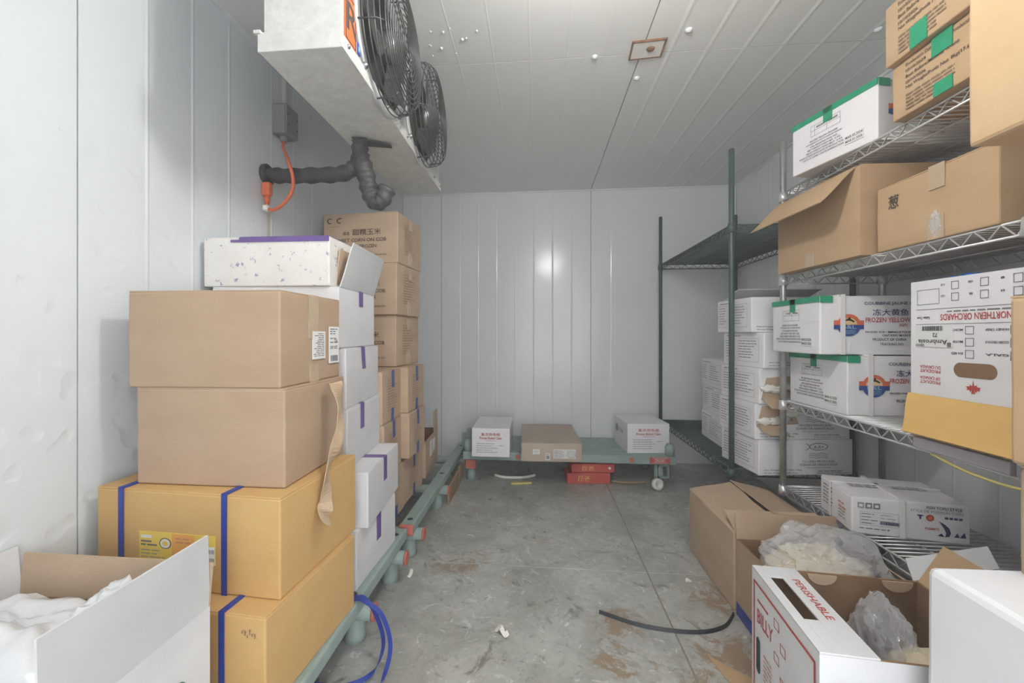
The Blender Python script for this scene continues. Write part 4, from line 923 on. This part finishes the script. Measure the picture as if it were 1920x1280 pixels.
# ================================================================== FLOOR, RIGHT SIDE
# big battered carton
root = empty('battered_carton', 'battered brown carton with crumpled top flaps on the floor', 'carton', (.88, 1.77, 0), R(0))
carton_body(.35, .43, .284, 6, .004, 40, .006).build('body', 'kraft', root, .006)
flap(root, (-.175, .215, .284), (-.175, -.215, .284), (.172, 0, .050), 'kraft', 'kraft', name='top_flap', bend=-.015, jag=.03, seed=2)
flap(root, (.175, -.215, .287), (.175, .215, .287), (-.162, 0, .062), 'kraft', 'kraft', name='top_flap', bend=-.02, jag=.03, seed=3)
flap(root, (-.165, -.214, .282), (.165, -.214, .282), (0, .10, .035), 'kraft', 'kraft_dark', name='end_flap', bend=.01)
# second open carton with bag
root = empty('open_carton', 'open brown carton with a blue base band holding a clear bag', 'carton', (.885, 1.385, 0), R(0))
open_box(root, .35, .31, .27, .005, 'kraft_dark', 'kraft_inside')
MB().box(-.1762, -.1748, -.1562, .1562, .001, .045).box(.1748, .1762, -.1562, .1562, .001, .045).box(-.1748, .1748, -.1562, -.1548, .001, .045).box(-.1748, .1748, .1548, .1562, .001, .045).build('base_band', 'blue_strap', root)
flap(root, (-.175, .155, .27), (.165, .155, .27), (0, .012, .085), 'kraft_dark', 'kraft', name='back_flap', jag=.03, seed=5)
flap(root, (.175, .155, .27), (.175, -.155, .27), (-.02, 0, .03), 'kraft_inside', 'kraft', name='side_flap')
bagr = empty('plastic_bag', 'clear plastic bag of pale noodles bulging from the open brown carton', 'bag', (.885, 1.385, .02))
crumple('film', 'bag', (.02, .0, .255), (.155, .128, .095), .30, 1.8, 12, bagr, 5, deep=2.8, lim=(-.169, .148, -.149, .149, -.014))
crumple('noodles', 'tofu', (-.01, -.015, .215), (.14, .11, .085), .16, 2.4, 13, bagr, 5, deep=2.5, lim=(-.162, .14, -.142, .142, -.012))
# white and red produce box with hand holds
pr = empty('produce_box', 'white produce box with red print and a hand slot in its rim', 'box', (.755, .995, 0), R(-5))
pw, pd, ph = .385, .31, .375
open_box(pr, pw, pd, ph, .006, 'white_card', 'kraft_inside')
fx_ = -pw/2
hand = MB(); x1_ = fx_ + .105; y0, y1 = -pd/2, pd/2; zt = ph + .004
hand.box(fx_, fx_ + .022, y0, y1, ph, zt); hand.box(fx_ + .052, x1_, y0, y1, ph, zt); hand.box(fx_ + .022, fx_ + .052, y0, y0 + .10, ph, zt); hand.box(fx_ + .022, fx_ + .052, y1 - .05, y1, ph, zt)
hand.build('rim_panel', 'white_card', pr, .0008)
P = Printer(pr, pw, pd, ph, .0012)
P.frame('L', .012, .02, pd - .024, ph - .045, 'ink_red', .006)
P.text('L', 'BILLY', .035, ph - .125, .036, 'ink_red', .085); P.rect('L', .035, ph - .07, .06, .006, 'ink_red')
for r_ in range(6): P.frame('L', .125 + .03 * (r_ % 2), ph - .075 - r_ * .04, .025, .022, 'ink_red', .002)
P.lines('L', .07, ph - .19, .05, 8, .012, .004, 'ink_orange', 6, .2)
for (u, v) in ((.04, .165), (.175, .14)):
    P.poly('L', [(u + .011 * math.cos(a), v + (.035 if math.sin(a) > 0 else -.035) + .011 * math.sin(a)) for a in [i * .2618 for i in range(24)]], 'dark_slot', name='hand_hole')
P.flush()
V_, F_, x0_, x1t, y0_, y1_ = text_mesh('PERISHABLE'); sx = .15 / (x1t - x0_); sy = .017 / (y1_ - y0_)
MB().add([(fx_ + .070 + (b - y0_) * sy, .10 - (a - x0_) * sx, zt + .0006) for a, b in V_], F_).build('print', 'ink_red', pr)
MB().lathe([(.016, 0), (.016, .003), (0, .003)], (.10, pd/2 - .0085, .27), 'y', 18).build('vent_hole', 'dark_slot', pr)
for x in (-.03, .14):
    q_ = [(x + .034 * math.cos(math.pi * i / 10), pd/2 - .0085, ph - .001 - .026 * math.sin(math.pi * i / 10)) for i in range(11)]
    MB().slab(q_, .004).build('finger_notch', 'kraft', pr)
flap(pr, (pw/2, pd/2, ph), (pw/2, -pd/2 + .06, ph), (.07, .02, .085), 'kraft_warm', 'white_card', name='side_flap')
flap(pr, (pw/2 - .01, pd/2, ph), (pw/2 + .19, pd/2 + .02, ph + .04), (.02, .055, .03), 'white_card', 'white_card', name='corner_flap')
fb = empty('plastic_bag', 'clear bag of white food packs inside the produce box', 'bag', (.755, .995, .006), R(-5))
PL = (-.186, .186, -.148, .146, .0005)
crumple('film', 'bag', (.04, .05, .215), (.045, .105, .125), .30, 1.9, 22, fb, 5, rot=Euler((R(-18), R(14), 0)).to_matrix(), deep=1.7, lim=PL)
crumple('food_pack', 'tofu', (.085, -.045, .225), (.08, .085, .085), .15, 3, 23, fb, 4, lim=PL)
crumple('food_pack', 'litter', (.03, -.03, .085), (.13, .10, .085), .15, 3, 24, fb, 4, lim=PL)
# white foam box at the door side with the cartons piled on it
root = empty('foam_box', 'tall white foam box under the pile of cartons by the door', 'box', (.982, .62, 0), R(0))
carton_body(.58, .366, .588, 6, .003, 55, .003).build('body', 'foam', root, .012)
pile = [('small dark brown carton directly on the foam box', (1.02, .61), (.40, .34, .187), .590, 0, 'kraft_dark'), ('brown carton above the small dark one', (1.02, .61), (.415, .355, .288), .778, 0, 'kraft_warm'),
        ('brown carton in the middle of the pile by the door', (1.08, .57), (.36, .33, .262), 1.067, 0, 'kraft'), ('large brown carton topmost of the pile by the door', (.985, .595), (.46, .40, .50), 1.330, -2, 'kraft_warm')]
for lab, c_, dm, z, yw, m_ in pile:
    root, P = carton('plain_carton', lab, 'carton', c_, dm, z, yw, m_, flaps='x', bevel=.007); P.flush()

# litter on the floor
o = ribbon(spline([(.22, 1.50, .0065), (.36, 1.44, .0065), (.52, 1.425, .0065), (.63, 1.46, .0065), (.695, 1.53, .008)], 8), (0, .4, 1), .012, .003, 'rubber_strip', 'cable'); tag(o, 'curved black rubber strip lying across the floor seam', 'strip')
o = ribbon(spline([(-.12 - .02, 1.37, .0055), (-.128, 1.385, .013), (-.12, 1.365, .019), (-.108, 1.355, .0075), (-.098, 1.37, .005)], 5), (.3, 1, .2), .016, .0012, 'paper_scrap', 'litter'); tag(o, 'small curled white paper scrap on the floor', 'scrap')
o = ribbon(spline([(-.545, 1.70, .004), (-.53, 1.69, .012), (-.525, 1.665, .006), (-.53, 1.65, .002)], 5), (1, .2, 0), .014, .001, 'paper_scrap', 'litter'); tag(o, 'torn white tape scrap on the floor beside the rack leg', 'scrap')
o = ribbon(spline([(.60, 1.72, .002), (.606, 1.735, .006), (.615, 1.72, .003)], 5), (0, 1, .2), .010, .001, 'paper_scrap', 'litter'); tag(o, 'tiny white scrap on the floor seam crossing', 'scrap')
o = MB().slab([(.565, 1.165, .004), (.67, 1.17, .004), (.665, 1.215, .004), (.525, 1.33, .004)], .003).build('cardboard_scrap', 'kraft_warm'); tag(o, 'flat torn brown cardboard piece on the floor by the produce box', 'scrap')
o = empty('strap_loop', 'loose blue strapping band looped on the floor by the rack', 'strap', (-.5, 1.15, 0))
for pts in ([(-.60, 1.238, .1815), (-.565, 1.236, .1825), (-.538, 1.232, .1835), (-.50, 1.224, .150), (-.462, 1.20, .075), (-.475, 1.155, .022), (-.53, 1.12, .0085), (-.60, 1.11, .0085), (-.66, 1.115, .0085)],
            [(-.60, 1.226, .1830), (-.565, 1.222, .1840), (-.535, 1.218, .1855), (-.47, 1.208, .150), (-.430, 1.17, .075), (-.445, 1.09, .018), (-.52, 1.03, .0085), (-.59, 1.015, .0085), (-.65, 1.02, .0085)]):
    sp = spline(pts, 8); n_ = len(sp)
    loc0(ribbon(sp, [Vector((.25, .9, .1 + .5 * i / n_)) for i in range(n_)], .014, .0012, 'band', 'blue_strap', o), o)

# ================================================================== FREEZER HAZE
hm = bpy.data.materials.new('haze'); hm.use_nodes = True; MATS['haze'] = hm
nt = hm.node_tree; nt.nodes.remove(nt.nodes['Principled BSDF'])
sc_ = nt.nodes.new('ShaderNodeVolumeScatter'); sc_.inputs['Density'].default_value = HAZE; sc_.inputs['Anisotropy'].default_value = .3
nt.links.new(sc_.outputs[0], nt.nodes['Material Output'].inputs['Volume'])
hz = MB().box(XL - .12, XR + .12, YF - .12, YB + .12, -.12, H + .12).build('freezer_haze', 'haze', kind='stuff'); tag(hz, 'thin cold mist hanging in the freezer air', 'mist')
